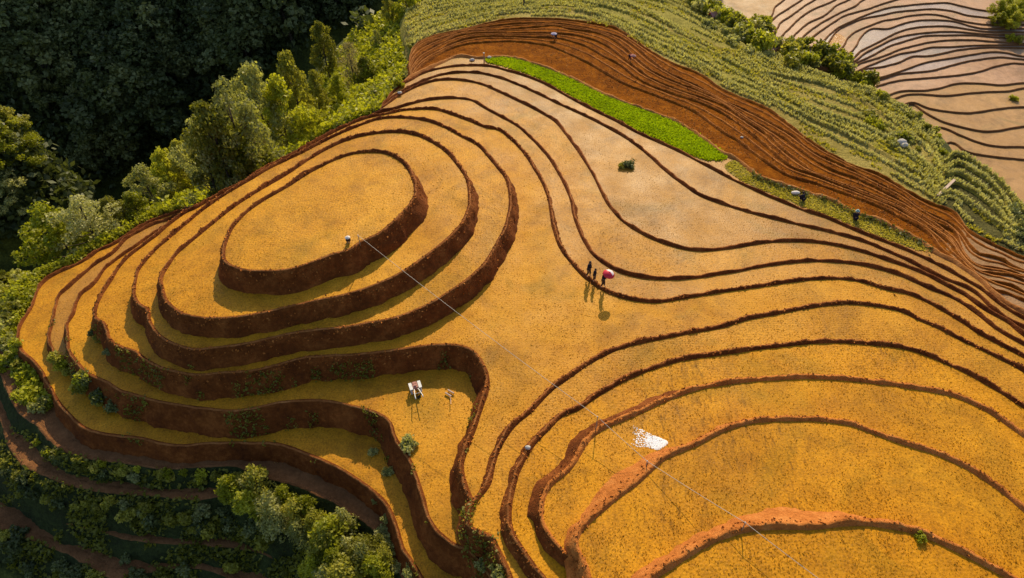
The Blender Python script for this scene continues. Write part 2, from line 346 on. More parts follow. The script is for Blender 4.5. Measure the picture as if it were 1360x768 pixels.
rE = [(544,80),(550,63),(575,50),(600,44),(634,36),(680,30),(712,29),(744,30),(771,34),(796,39),(825,48),(847,63),(866,79),(900,101),(930,114),(963,133),(1000,148),(1030,164),(1056,180),(1067,190),(1089,204),(1117,216),(1144,229),(1180,247),(1200,258),(1226,277),(1254,290),(1273,301),(1285,318),(1300,334),(1316,338),(1335,344),(1347,352),(1360,358),(1440,362),(1600,375),(2000,480)]
rT = [(546,70),(554,57),(579,45),(602,41),(634,33),(665,25.5),(696,23),(720,23.5),(744,24),(773,27),(818,36),(847,55),(876,73),(900,85),(930,97),(960,117),(990,130),(1020,143),(1045,161),(1069,180),(1089,194),(1111,207),(1135,219),(1162,227),(1190,242),(1209,254),(1242,270),(1267,279),(1285,302),(1319,322),(1332,328),(1345,334),(1360,340),(1440,345),(1600,350),(2000,430)]
g1 = [(555,52),(565,42),(579,36),(602,29),(625,23),(649,17),(681,12),(712,10),(740,8),(775,13),(800,20),(830,33),(860,50),(891,63),(922,79),(954,98),(979,114),(1020,128),(1070,151),(1130,178),(1187,208),(1230,234),(1247,256),(1262,252),(1284,263),(1309,282),(1338,304),(1360,318),(1440,330),(1600,335),(2000,400)]
g2 = [(550,40),(556,30),(570,25),(587,21),(610,16),(634,11),(660,7),(681,4),(712,1),(760,0),(800,5),(830,13),(860,25),(899,45),(935,61),(969,79),(1001,96),(1020,112),(1087,146),(1153,168),(1207,197),(1240,225),(1252,244),(1268,239),(1297,253),(1322,274),(1347,302),(1360,312),(1440,322),(1600,328),(2000,380)]
g3 = [(545,28),(556,20),(568,13),(595,8),(640,1),(700,-6),(780,-3),(830,3),(860,14),(907,39),(938,53),(969,67),(1001,84),(1020,94),(1087,107),(1130,124),(1187,158),(1232,196),(1250,222),(1258,229),(1272,226),(1292,237),(1317,257),(1342,287),(1360,306),(1440,315),(1600,320),(2000,360)]
g4 = [(540,14),(556,6),(575,0),(640,-10),(740,-16),(830,-8),(885,0),(905,9),(926,20),(950,35),(985,56),(1015,76),(1060,100),(1100,110),(1145,126),(1187,150),(1225,175),(1245,200),(1254,222),(1272,213),(1292,223),(1313,236),(1334,261),(1360,300),(1440,308),(1600,312),(2000,345)]
g5 = [(540,0),(560,-12),(640,-24),(740,-28),(830,-20),(900,-8),(927,0),(947,15),(969,28),(993,50),(1024,69),(1060,87),(1090,97),(1120,109),(1160,118),(1207,143),(1237,172),(1248,195),(1254,211),(1266,202),(1284,206),(1305,220),(1326,236),(1347,261),(1360,277),(1440,300),(1600,305),(2000,330)]

def close_back(l):      # lower plates run on under the ridge
    return l + [(1700, 900), (1100, 620), (800, 440), (660, 250), (590, 170), (545, 150)]
def close_low(l):
    return l + [(1800, 900), (1200, 560), (900, 420), (720, 250), (620, 170), (570, 130)]

plate(D1, 4.4, 1.65)
plate(D2, 2.75, 1.35)
plate(D3, 1.4, 1.4)
plate(S, 0.0, 1.75)
def r1b(p): return .42
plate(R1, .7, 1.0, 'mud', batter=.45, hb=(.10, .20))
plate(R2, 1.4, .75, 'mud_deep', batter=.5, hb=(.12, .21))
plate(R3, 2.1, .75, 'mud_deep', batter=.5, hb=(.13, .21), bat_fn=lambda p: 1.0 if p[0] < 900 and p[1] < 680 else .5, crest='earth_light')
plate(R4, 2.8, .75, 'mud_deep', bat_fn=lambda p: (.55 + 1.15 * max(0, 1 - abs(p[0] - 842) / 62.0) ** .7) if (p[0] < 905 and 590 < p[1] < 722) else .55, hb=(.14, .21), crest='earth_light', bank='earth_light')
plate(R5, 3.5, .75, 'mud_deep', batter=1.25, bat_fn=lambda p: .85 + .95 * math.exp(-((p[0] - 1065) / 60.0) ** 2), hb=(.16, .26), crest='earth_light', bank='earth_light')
plate(close_back(LC), -.7, .8, 'mud_mid', ds=.45)
plate(close_back(LB), -1.4, .8, 'mud_mid', ds=.5)
plate(close_back(LA), -2.1, .8, 'mud_pale', ds=.5)
plate(close_back(L0), -2.8, .8, 'mud_pale', ds=.5)
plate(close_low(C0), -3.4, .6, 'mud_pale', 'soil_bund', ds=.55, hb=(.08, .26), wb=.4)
def halfway(A, B):
    def rs(L):
        L = np.array(L, float); s = np.concatenate([[0], np.cumsum(np.linalg.norm(np.diff(L, axis=0), axis=1))]); q = np.linspace(0, 1, 70) * s[-1]
        return np.stack([np.interp(q, s, L[:, k]) for k in (0, 1)], 1)
    a, c = rs(A), rs(B); out = []
    for p in a:
        k = np.argmin(np.linalg.norm(c - p, axis=1)); out.append(tuple((p + c[k]) / 2))
    return out
reds = [rA, rB, rC, rD, rE, rT]
zc = -3.65
for a, c in zip(reds, reds[1:] + [None]):
    zc -= .25
    plate(close_low(a), zc, .5, 'soil_field', 'soil', ds=.5, rough=.35, hb=(.06, .21), wb=.30, ring4='soil_bund', name='ploughed_field', bn='field_bank')
    zc -= .25
    if c is not None:
        plate(close_low(halfway(a, c)), zc, .3, 'soil_field', 'soil', ds=.5, rough=.35, hb=(.02, .10), wb=.25, ring4='soil_bund', name='ploughed_field', bn='field_bank')
for l, z, f in ((g1, -7.1, 'meadow_dry'), (g2, -7.8, 'meadow'), (g3, -8.5, 'meadow_dry'), (g4, -9.2, 'meadow'), (g5, -10.0, 'meadow')):
    plate(close_low(l), z, .8, f, f, ds=.7, hb=(.05, .22), wb=.6, batter=.8, name='meadow_terrace', bn='meadow_bank')
for l, z in ((g1, -7.06), (g2, -7.76), (g3, -8.46), (g4, -9.16), (g5, -9.96)):
    q = [p for p in l if 1244 <= p[0] < 1990]
    plate(q + [(1900, 700), (1500, 520), (1300, 380), (1262, 320), (1250, 285)], z, .8, 'meadow_dark', 'meadow', ds=.6, hb=(.06, .24), wb=.5, batter=.8, name='meadow_terrace', bn='meadow_bank')

F1 = [(213,301),(200,308),(182,322),(161,336),(139,353),(126,371),(115,381),(107,387),(100,401),(96,415),(88,429),(89,443),(91,465),(101,479),(110,490),(125,500),(141,507),(156,517),(172,522),(200,530),(235,537),(267,541),(307,545),(340,541),(373,534),(423,531),(473,540),(500,548),(513,556),(520,566),(523,577),(530,589),(543,609),(553,635),(562,662),(567,684),(575,698),(588,712),(603,723),(618,728),(628,735),(643,753),(656,775),(680,840),(800,900),(760,700),(700,560),(660,430),(450,280),(330,280)]
E = [(236,283),(222,289),(204,294),(184,304),(168,313),(153,329),(142,338),(126,347),(107,363),(90,378),(77,390),(72,406),(68,429),(64,448),(69,464),(76,474),(87,475),(100,470),(130,460),(260,400),(350,280)]
F2 = [(238,278),(222,283),(207,288),(192,295),(176,305),(148,322),(129,330),(114,341),(95,351),(78,358),(61,368),(50,381),(41,404),(27,428),(23,441),(25,459),(33,470),(43,478),(54,492),(63,508),(72,526),(87,546),(102,561),(116,570),(134,575),(156,578),(184,581),(233,591),(283,588),(340,588),(367,589),(407,602),(440,616),(473,635),(493,650),(510,665),(520,682),(527,702),(535,728),(547,746),(560,768),(590,840),(740,900),(650,640),(560,440),(380,270)]
F3 = [(238,275),(215,280),(200,285),(176,300),(150,312),(132,317),(121,328),(90,346),(51,359),(42,366),(22,385),(8,410),(-4,440),(-2,480),(10,519),(33,554),(50,564),(67,584),(110,607),(167,614),(217,621),(267,619),(317,619),(345,632),(390,643),(430,660),(470,682),(500,706),(525,745),(545,790),(580,860),(720,900),(620,560),(420,300),(300,280)]
P2 = [(-20,400),(-40,440),(-40,490),(-20,530),(0,554),(13,594),(33,617),(67,634),(107,647),(150,654),(200,657),(260,662),(300,659),(360,682),(420,722),(460,770),(490,840),(640,860),(500,600),(300,400),(60,380)]
P3 = [(-70,420),(-100,500),(-60,580),(0,637),(33,654),(67,681),(83,691),(133,704),(173,716),(200,720),(267,722),(340,732),(373,745),(400,762),(440,840),(600,860),(450,600),(200,420),(0,390)]
P4 = [(-130,480),(-140,600),(-60,690),(0,702),(80,731),(117,748),(143,765),(173,763),(233,753),(293,760),(330,792),(370,850),(520,860),(400,640),(100,460),(-40,420)]
plate(F1, -1.75, 1.95)
plate(E, -2.9, 1.2, 'mud_pale')
plate(F2, -3.7, 1.9)
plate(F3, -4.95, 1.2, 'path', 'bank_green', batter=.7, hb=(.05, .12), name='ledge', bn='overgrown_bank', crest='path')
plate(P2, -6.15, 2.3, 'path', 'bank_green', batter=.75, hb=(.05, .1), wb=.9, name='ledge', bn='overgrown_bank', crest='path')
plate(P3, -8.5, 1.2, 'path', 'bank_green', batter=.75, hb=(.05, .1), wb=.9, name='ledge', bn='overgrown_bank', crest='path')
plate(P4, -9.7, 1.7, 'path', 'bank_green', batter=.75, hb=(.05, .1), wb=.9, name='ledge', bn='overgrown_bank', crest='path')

# ------------------------------------------------------------------ far pink terraces
pinks = [
 [(1264,188),(1284,200),(1305,205),(1330,208),(1360,211)],
 [(1243,168),(1257,170),(1277,179),(1300,188),(1322,193),(1360,194)],
 [(1209,136),(1227,147),(1249,159),(1275,167),(1304,173),(1322,173),(1360,167)],
 [(1211,135),(1235,143),(1258,147),(1286,149),(1304,147),(1331,143),(1360,141)],
 [(1191,129),(1204,125),(1220,124),(1258,126),(1286,123),(1313,121),(1340,120),(1360,116)],
 [(1184,124),(1198,120),(1231,119),(1249,116),(1271,110),(1304,110),(1331,112),(1360,109)],
 [(1170,112),(1195,106),(1240,102),(1272,99),(1302,94),(1320,88),(1345,83),(1360,84)],
 [(1160,108),(1190,98),(1237,93),(1260,87),(1283,81),(1309,77),(1330,75),(1360,78)],
 [(1155,106),(1180,99),(1201,92),(1230,82),(1259,77),(1295,71),(1316,68),(1335,69),(1360,74)],
 [(1150,91),(1170,88),(1194,82),(1212,74),(1232,73.5),(1252,70),(1269,66),(1295,63),(1316,62),(1360,63)],
 [(1155,86),(1168,81),(1180,76),(1194,71),(1216,67),(1237,62),(1260,61.5),(1295,59.5),(1360,59)],
 [(1146,82),(1163,77),(1180,71),(1194,65),(1209,61),(1230,56),(1252,53),(1287,52),(1316,54),(1360,57)],
 [(1140,81),(1160,72),(1180,61),(1201,54),(1227,47),(1252,46),(1295,46),(1323,48.5),(1360,50)],
 [(1136,79.5),(1150,69),(1168,60),(1186,51),(1210,45),(1237,42),(1266,41),(1309,44.5),(1360,46)],
 [(1130,79),(1143,67),(1159,59),(1176,50),(1190,43),(1209,37),(1237,34),(1259,34),(1287,38),(1309,41),(1360,42)],
 [(1123,73),(1136,62),(1143,49),(1156,38),(1180,37),(1201,30),(1223,26),(1252,26),(1269,28),(1290,34),(1306,37),(1360,37)],
 [(1105,71),(1119,62),(1126,50),(1135,42),(1153,34),(1172,27),(1190,24),(1209,20),(1234,18),(1252,20),(1273,26),(1302,31),(1316,32),(1360,32)],
 [(1095,63),(1102,53),(1113,39),(1132,29),(1150,23),(1172,19),(1190,15),(1223,12),(1240,11),(1266,14),(1283,19),(1297,21),(1360,26)],
 [(1090,56),(1102,45),(1113,36),(1132,27),(1150,19),(1182,9),(1200,7),(1216,5),(1237,3.5),(1259,3),(1277,7),(1300,12),(1360,18)],
]
pinkl = [
 [(1082,46),(1102,32),(1122,20),(1153,11),(1176,3),(1210,-6),(1280,-14)],
 [(1072,43),(1090,30),(1116,16),(1136,7),(1145,0),(1170,-12),(1220,-24)],
 [(1059,42),(1073,30),(1096,19),(1110,7),(1125,0),(1150,-14),(1190,-30)],
 [(1046,39),(1059,26),(1077,13),(1107,0),(1130,-14),(1160,-34)],
 [(1031,39),(1036,30),(1052,19),(1070,6),(1080,0),(1110,-18),(1140,-40)],
 [(1021,30),(1031,21),(1049,9),(1063,0),(1090,-20),(1110,-44)],
 [(1025,20),(1029,9),(1040,0),(1060,-20),(1080,-46)],
]
PB = [(1100,150),(1200,210),(1290,260),(1380,310),(1700,330),(1800,-150),(880,-150),(880,60)]
zp = -32.0; pm = ['pink2', 'pink', 'pink2', 'pink', 'pink3']
plate(PB, zp, 4.0, 'pink2', ds=1.6, hb=(.05, .2), ground_edge=False)
for i, l in enumerate(pinks):
    zp += .27
    a = l[0]
    poly = [(a[0] - 60, a[1] + 6), (a[0] - 25, a[1] + 10)] + l + [(1440, l[-1][1] + 2), (1700, l[-1][1] + 10), (1800, -150), (880, -150), (880, 20), (960, 50)]
    if i >= 15: poly = [(a[0] - 40, a[1] + 12)] + l + [(1440, l[-1][1] + 2), (1700, l[-1][1] + 10), (1800, -150), (880, -150), (880, -10), (960, 40)]
    f = 'pink2' if i < 5 else ('pink' if (i * 7) % 5 < 3 else 'pink3')
    plate(poly, zp, .25, f, bank='path', ds=.75, hb=(.05, .03), wb=.25, ground_edge=False, batter=.5)
for i, l in enumerate(pinkl):
    zp += .27; a = l[0]; e = l[-1]
    poly = [(a[0] - 30, a[1] + 24)] + l + [(e[0] + 30, e[1] - 60), (e[0], -150), (860, -150), (860, 0), (930, 40)]
    plate(poly, zp, .25, 'pink2' if i == 6 else 'pink', bank='path', ds=.75, hb=(.05, .03), wb=.25, ground_edge=False, batter=.5)

# ------------------------------------------------------------------ ground sheet under and around everything
def build_ground():
    pl = [p for p in PLATES if p['edge']]
    EB = []
    for p in pl:
        b = p['base'][::2]; o = np.zeros(len(b), bool)
        for q in pl:
            if q is p: continue
            o |= inside(q['P'][::3], b[:, 0], b[:, 1])
        for pt in b[~o]: EB.append((pt[0], pt[1], p['z'] - p['drop']))
    EB = np.array(EB)
    kd = kdtree.KDTree(len(EB))
    for i, e in enumerate(EB): kd.insert((e[0], e[1], 0), i)
    kd.balance()
    def axis(lo, hi, st, ext):
        a = list(np.arange(lo, hi + st, st)); s = st
        while a[-1] < ext: s *= 1.35; a.append(a[-1] + s)
        s = st
        while a[0] > -ext: s *= 1.35; a.insert(0, a[0] - s)
        return np.array(a)
    xs = axis(-170, 150, 1.5, 2500); ys = axis(-20, 230, 1.5, 2500)
    X, Y = np.meshgrid(xs, ys)
    ins = np.zeros(X.shape, bool)
    for q in pl: ins |= inside(q['P'][::2], X, Y)
    Z = np.zeros(X.shape)
    for i in range(X.shape[0]):
        for j in range(X.shape[1]):
            x, y = X[i, j], Y[i, j]
            r = kd.find_n((x, y, 0), 6); d = r[0][2]
            w = [1 / (.4 + t[2] - d) for t in r]; ze = sum(EB[t[1]][2] * k for t, k in zip(r, w)) / sum(w)
            if ins[i, j]: Z[i, j] = max(ze - .5 - 2.0 * d, -16); continue
            ex, ey = EB[r[0][1]][0], EB[r[0][1]][1]
            back = ex < 12 and ey > 45 + .2 * ex
            d0 = 9.0 if back and ex < 0 else 3.0
            bump = noise.fractal(Vector((x * .09, y * .09, 3.3)), 1.0, 2.0, 4) * min(2.2, .12 * d)
            z = ze - .25 - .5 * min(d, d0) - .95 * max(0, d - d0) + bump
            # valley beyond: floor, then a steep wooded mountain whose near face is turned from the sun
            if x < 45 + .1 * (y - 90):
                rise = 1.08 * max(0, y - 118 - .30 * (x + 60) * (1 if x < -60 else .3) + 9 * noise.noise(Vector((x * .025, y * .012, 1))))
                zv = -74 + min(rise, 105) + 10 * noise.fractal(Vector((x * .03, y * .03, 8)), 1.0, 2.0, 4)
                # spur on the left that stands out of the shade
                spur = 63 * math.exp(-(((x + 91) / 17) ** 2 + ((y - 97) / 17) ** 2))
                zv += spur
            else:
                zv = -39
                if y > 190: zv += .3 * (min(y, 500) - 190)
            Z[i, j] = max(z, zv)
    V = np.column_stack([X.ravel(), Y.ravel(), Z.ravel()]); nx = X.shape[1]; ny = X.shape[0]
    Fc = [(i * nx + j, i * nx + j + 1, (i + 1) * nx + j + 1, (i + 1) * nx + j) for i in range(ny - 1) for j in range(nx - 1)]
    g = mesh_obj('ground', V, Fc, M['ground'], smooth=True)
    tag(g, kind='structure')
    return g, V, Fc
GROUND, GV, GF = build_ground()
BV = BVHTree.FromPolygons([tuple(v) for v in GV], GF)
def all_bvh():
    V = []; Fc = []
    for o in COL.objects:
        if o.type == 'MESH' and o.get('kind') == 'structure':
            b = len(V); V += [tuple(v.co) for v in o.data.vertices]; Fc += [tuple(i + b for i in p.vertices) for p in o.data.polygons]
    return BVHTree.FromPolygons(V, Fc)
BALL = all_bvh()
def hit(u, v, ground_only=False):
    d = Vector(ray(u, v)).normalized()
    r = (BV if ground_only else BALL).ray_cast(Vector((0, 0, H)), d)
    return r[0], r[3]
def down(x, y, bv=None):
    r = (bv or BALL).ray_cast(Vector((x, y, 300)), Vector((0, 0, -1)))
    return r[0].z if r[0] else 0.0
# ------------------------------------------------------------------ vegetation prototypes
PROTO = bpy.data.collections.new('unused')       # prototypes are never linked to the scene
def leaf_quads(C, size, up=.35, rng=RNG, stretch=1.5, axis=None):
    n = len(C)
    d = rng.normal(size=(n, 3)); d[:, 2] += up
    if axis is not None: d += axis
    d /= np.linalg.norm(d, axis=1)[:, None]
    a = np.cross(d, rng.normal(size=(n, 3))); a /= np.linalg.norm(a, axis=1)[:, None] + 1e-9
    b = np.cross(d, a)
    s = size * rng.uniform(.6, 1.35, n)[:, None]
    a *= s * .5 * stretch; b *= s * .5
    tip = d * s * .15
    return np.stack([C - a, C + b * .9 + tip, C + a, C - b * .9 - tip], 1)
def tube(path, radii, seg=6):
    V, Fc = [], []
    for i, (p, r) in enumerate(zip(path, radii)):
        p = Vector(p); q = Vector(path[min(i + 1, len(path) - 1)]) - Vector(path[max(i - 1, 0)]); q.normalize()
        a = q.orthogonal().normalized(); b = q.cross(a)
        for k in range(seg):
            t = 2 * math.pi * k / seg; V.append(p + a * math.cos(t) * r + b * math.sin(t) * r)
        if i:
            o = (i - 1) * seg
            for k in range(seg): Fc.append((o + k, o + (k + 1) % seg, o + seg + (k + 1) % seg, o + seg + k))
    n = len(V); V += [Vector(path[0]), Vector(path[-1])]
    for k in range(seg):
        Fc.append((n, (k + 1) % seg, k)); o = (len(path) - 1) * seg; Fc.append((n + 1, o + k, o + (k + 1) % seg))
    return V, Fc
def join(parts):
    V, Fc = [], []
    for v, f in parts:
        b = len(V); V += list(v); Fc += [tuple(i + b for i in g) for g in f]
    return V, Fc
def tree_proto(seed, mat, hgt=10.0, spread=3.0, clear=.22, nclump=36, leaves=150, leaf=.25, cl=.95, taper=.6, sparse=1.0):
    rng = np.random.default_rng(seed); rr = random.Random(seed)
    lean = Vector((rr.uniform(-.6, .6), rr.uniform(-.6, .6), 0))
    trunk = [Vector((0, 0, -.8)) + lean * 0, Vector((0, 0, hgt * .15)), Vector((.1, .05, hgt * .45)) + lean * .5, Vector((0, 0, hgt * .82)) + lean]
    parts = [tube(trunk, [hgt * .021, hgt * .017, hgt * .012, hgt * .004])]
    C = []
    for i in range(nclump):
        t = clear + (1 - clear) * (i + .5) / nclump
        w = spread * (math.sin(math.pi * min(1, ((t - clear) / (1 - clear)) ** taper * .92 + .08)) ** .7) * rr.uniform(.35, 1.3)
        an = i * 2.4 + rr.uniform(-1.1, 1.1)
        c = Vector((math.cos(an) * w, math.sin(an) * w, hgt * t * .95 + rr.uniform(-.4, .4))) + lean * t
        r = cl * rr.uniform(.6, 1.25) * (1.0 - .35 * abs(t - .55))
        base = trunk[1].lerp(trunk[3], max(0, min(1, (t - .25) / .75 - .12)))
        if i % 2 == 0: parts.append(tube([base, base.lerp(c, .55) + Vector((0, 0, -.25)), c], [hgt * .007, hgt * .005, hgt * .002], 4))
        n = int(leaves * (r / cl) ** 2 * sparse)
        d = rng.normal(size=(n, 3)); d /= np.linalg.norm(d, axis=1)[:, None]
        rad = r * rng.uniform(.35, 1.05, n) ** .6
        P = np.array(c) + d * rad[:, None] * np.array([1.0, 1.0, .78])
        C.append(leaf_quads(P, leaf, .5, rng, axis=d * .9))
    V, Fc = join(parts)
    tm = bpy.data.meshes.new('trunk'); tm.from_pydata([tuple(v) for v in V], [], Fc); tm.materials.append(M['bark'])
    tm.polygons.foreach_set('use_smooth', np.ones(len(tm.polygons), dtype=bool))
    cm = quads_mesh('crown', np.concatenate(C), M[mat])
    return dict(trunk=tm, crown=cm, h=hgt)
def bush_proto(seed, mat, r=1.0, nclump=9, leaves=70, leaf=.2, flat=.75):
    rng = np.random.default_rng(seed); C = []
    for i in range(nclump):
        a = rng.uniform(0, 6.28); w = r * rng.uniform(.1, .75); c = np.array([math.cos(a) * w, math.sin(a) * w, r * flat * rng.uniform(.25, .95)])
        rr = r * rng.uniform(.3, .55); n = leaves
        d = rng.normal(size=(n, 3)); d /= np.linalg.norm(d, axis=1)[:, None]
        C.append(leaf_quads(c + d * rr * rng.uniform(.4, 1.05, n)[:, None], leaf, .5, rng, axis=d * .8))
    return quads_mesh('bush', np.concatenate(C), M[mat])
TP = {
 'olive': [tree_proto(11, 'leaf_a', 10, 2.7), tree_proto(12, 'leaf_a', 10, 3.2, nclump=42)],
 'pale': [tree_proto(21, 'leaf_b', 9, 2.6, leaf=.22), tree_proto(22, 'leaf_b', 9, 3.0, leaf=.2)],
 'bright': [tree_proto(31, 'leaf_c', 8, 2.8, clear=.12), tree_proto(32, 'leaf_c', 8, 3.2, clear=.1)],
 'dry': [tree_proto(41, 'leaf_d', 9, 2.4, sparse=.6, leaf=.18)],
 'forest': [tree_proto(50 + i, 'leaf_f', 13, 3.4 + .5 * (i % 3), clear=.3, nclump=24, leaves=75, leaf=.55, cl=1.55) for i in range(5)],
}
TP['thick'] = [tree_proto(71, 'leaf_c', 4, 1.35, clear=.12, nclump=26, leaves=120, leaf=.17, cl=.62), tree_proto(72, 'leaf_a', 4, 1.4, clear=.12, nclump=26, leaves=120, leaf=.15, cl=.62), tree_proto(73, 'leaf_b', 4, 1.2, clear=.12, nclump=22, leaves=110, leaf=.15, cl=.6)]
BP = {
 'a': [bush_proto(61, 'leaf_a'), bush_proto(62, 'leaf_a', flat=1.0)],
 'b': [bush_proto(63, 'leaf_b'), bush_proto(64, 'leaf_b', flat=.6)],
 'c': [bush_proto(65, 'leaf_c'), bush_proto(66, 'leaf_c', flat=.9)],
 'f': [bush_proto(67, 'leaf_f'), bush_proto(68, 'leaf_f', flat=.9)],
}
def put_tree(kind, loc, h, label, group=None, wide=1.0, name='tree', i=None):
    L = TP[kind]; p = L[random.randrange(len(L)) if i is None else i % len(L)]
    r = empty(name, loc, random.uniform(0, 6.28)); s = h / p['h']; r.scale = (s * wide, s * wide, s)
    tag(r, label, 'tree', group)
    for nm in ('trunk', 'crown'):
        o = bpy.data.objects.new(nm, p[nm]); COL.objects.link(o); o.parent = r
    return r
def put_bush(kind, loc, r, label, group, name='bush', tall=1.0, cat='bush'):
    o = bpy.data.objects.new(name, random.choice(BP[kind])); COL.objects.link(o)
    o.location = (loc[0], loc[1], loc[2] - .12 * r); o.rotation_euler = (random.uniform(-.2, .2), random.uniform(-.2, .2), random.uniform(0, 6.28))
    s = r * random.uniform(.85, 1.15); o.scale = (s, s, s * tall * random.uniform(.85, 1.2))
    return tag(o, label, cat, group)
def hitn(u, v):
    d = Vector(ray(u, v)).normalized(); r = BALL.ray_cast(Vector((0, 0, H)), d); return r[0], r[3], abs(r[1].z)
def inpoly(poly, n, rnd=random):
    P = np.array(poly, float); out = []
    lo, hi = P.min(0), P.max(0)
    while len(out) < n:
        c = np.column_stack([[rnd.uniform(lo[0], hi[0]) for _ in range(200)], [rnd.uniform(lo[1], hi[1]) for _ in range(200)]])
        out += [tuple(q) for q in c[inside(P, c[:, 0], c[:, 1])]]
    return out[:n]
def px_h(u, v, dist, px):       # metres of height that cover px pixels at this spot
    dep = PITCH - math.atan((384 - v) / F); return px / F * dist / math.cos(dep) * math.cos(dep - PITCH)

# tall trees along the edge of the slope behind the oval terrace: u, v of the foot, v of the top
ridge = [
 (385,170,98,'bright',1.0,'fresh green tree between the slim pale tree and the narrow olive one'),
 (318,215,150,'bright',1.0,'yellowish tree low in front of the broad pale tree'),
 (455,150,100,'bright',1.1,'yellow-green bushy tree in front of the thin greyish tree'),
 (490,125,75,'olive',1.1,'olive bushy tree right of the thin greyish tree'),
 (225,272,228,'olive',1.1,'dense low tree right behind the silvery one'),
 (443,128,26,'olive',.95,'tallest olive-green tree on the slope, standing against the dark valley'),
 (474,128,52,'dry',.9,'thin greyish-brown tree beside the tallest olive-green tree'),
 (408,150,62,'olive',.8,'narrow dark olive tree next below the tallest tree'),
 (366,160,76,'pale',.8,'slim pale-leaved tree rising alone against the dark valley'),
 (334,192,108,'pale',1.0,'broad pale grey-green tree leaning out over the dark valley'),
 (308,222,122,'olive',.9,'tall olive tree between two pale trees on the slope edge'),
 (287,220,145,'pale',.9,'pale round-topped tree in the middle of the slope edge'),
 (262,243,176,'olive',.9,'mid-green tree between the round-topped pale tree and the low pale one'),
 (240,262,192,'bright',.85,'small fresh green tree close above the terrace edge'),
 (212,280,212,'pale',1.0,'low pale tree with silvery leaves beside the narrow tapering terraces'),
 (396,186,112,'bright',.9,'yellow-green tree with dense leaves below the narrow dark olive tree'),
 (352,214,146,'bright',1.0,'bright yellow-green tree just above the terrace bank'),
 (428,160,92,'olive',.9,'bushy olive tree at the foot of the tallest tree'),
 (505,92,40,'pale',.9,'small pale tree on the shoulder left of the ploughed strips'),
 (522,52,-8,'olive',1.1,'wide olive tree at the top edge of the picture beside the dark valley'),
 (545,30,-22,'bright',1.0,'green tree at the top edge above the ploughed strips'),
 (132,330,246,'pale',1.35,'wide airy pale tree beyond the left tip of the terraces'),
 (100,322,262,'bright',1.1,'rounded green tree left of the wide airy tree'),
 (166,312,254,'olive',1.1,'leafy olive tree right of the wide airy tree'),
 (192,296,248,'bright',1.1,'low bright tree between the airy tree and the silvery one'),
]
def gdown(x, y):
    r = BV.ray_cast(Vector((x, y, 300)), Vector((0, 0, -1))); return r[0].z
def slope_tree(u, vt, push, kd, lab, group, wd, i, vb):
    p, d = hit(u, vb)
    k = 0
    while (p is None or d > 118) and k < 40: k += 1; p, d = hit(u, vb + 3 * k)
    q = Vector((p.x, p.y, 0)); q += q.normalized() * push
    z0 = gdown(q.x, q.y); dr = ray(u, vt); s = math.hypot(q.x, q.y) / math.hypot(dr[0], dr[1]); top = H + dr[2] * s
    h = max(3.0, top - z0)
    return put_tree(kd, (q.x, q.y, z0 - .2), h, lab, group, wd, i=i)
for n_, (u, vb, vt, kd_, wd, lab) in enumerate(ridge):
    slope_tree(u, vt - 3, 9.0 if u > 215 else 6.0, kd_, lab, 'trees on the edge of the dark valley', wd * (.76 if u > 215 else .95), n_, vb)
# more slope trees half hidden among them
slope_poly = [(225,262),(330,205),(440,142),(530,92),(548,20),(515,8),(480,80),(430,80),(372,110),(310,165),(250,215),(205,250)]
for u, v in inpoly(slope_poly, 54):
    p, d = hit(u, v)
    if d > 112: continue
    q = Vector((p.x, p.y, 0)); q += q.normalized() * 4
    put_tree(random.choice(['olive', 'bright', 'pale', 'bright', 'olive']), (q.x, q.y, gdown(q.x, q.y) - .2), random.uniform(4.0, 6.5), 'small leafy tree packed among the taller trees on the slope', 'small trees packed on the slope', 1.15)
left_poly = [(0,345),(60,318),(100,300),(160,280),(205,268),(212,282),(130,314),(50,355),(20,380),(5,420),(0,420)]
for u, v in inpoly(left_poly, 34):
    p, d = hit(u, v)
    if d > 112: continue
    put_bush(random.choice('acbc'), p, random.uniform(.9, 1.7), 'sunlit leafy bush on the bank beyond the left tip of the terraces', 'bushes beyond the left tip of the terraces')
for u, v in inpoly([(215,285),(330,224),(445,165),(545,105),(556,60),(548,20),(525,40),(500,90),(420,140),(330,200),(230,258)], 56):
    p, d = hit(u, v)
    if d > 112: continue
    put_bush(random.choice('aacb'), p, random.uniform(.6, 1.3), 'low sunlit bush along the terrace edge above the dark valley', 'bushes along the terrace edge')
for u, v in inpoly([(0,395),(22,395),(20,450),(28,480),(45,500),(60,540),(45,575),(20,545),(0,500)], 24):
    p, d = hit(u, v)
    if d > 112: continue
    put_bush(random.choice('accb'), p, random.uniform(.5, 1.0), 'green bush on the bank below the outermost left terrace', 'bushes below the outermost left terrace')
for u, v in inpoly([(58,420),(66,470),(85,482),(108,500),(140,530),(160,552),(150,556),(110,536),(80,518),(58,492),(46,470),(44,440)], 60):
    p, d, nn = hitn(u, v)
    if nn > .9: continue
    put_bush(random.choice('aacf'), p, random.uniform(.35, .75), 'green bush between the two narrow left terraces', 'bushes between the narrow left terraces')
for u, v in inpoly([(122,430),(135,455),(160,490),(185,512),(175,520),(140,500),(122,470)], 14):
    p, d, nn = hitn(u, v)
    if nn > .85: continue
    put_bush(random.choice('aff'), p, random.uniform(.25, .5), 'small weed clump on the shaded bank near the left end', 'weed clumps on the shaded bank')
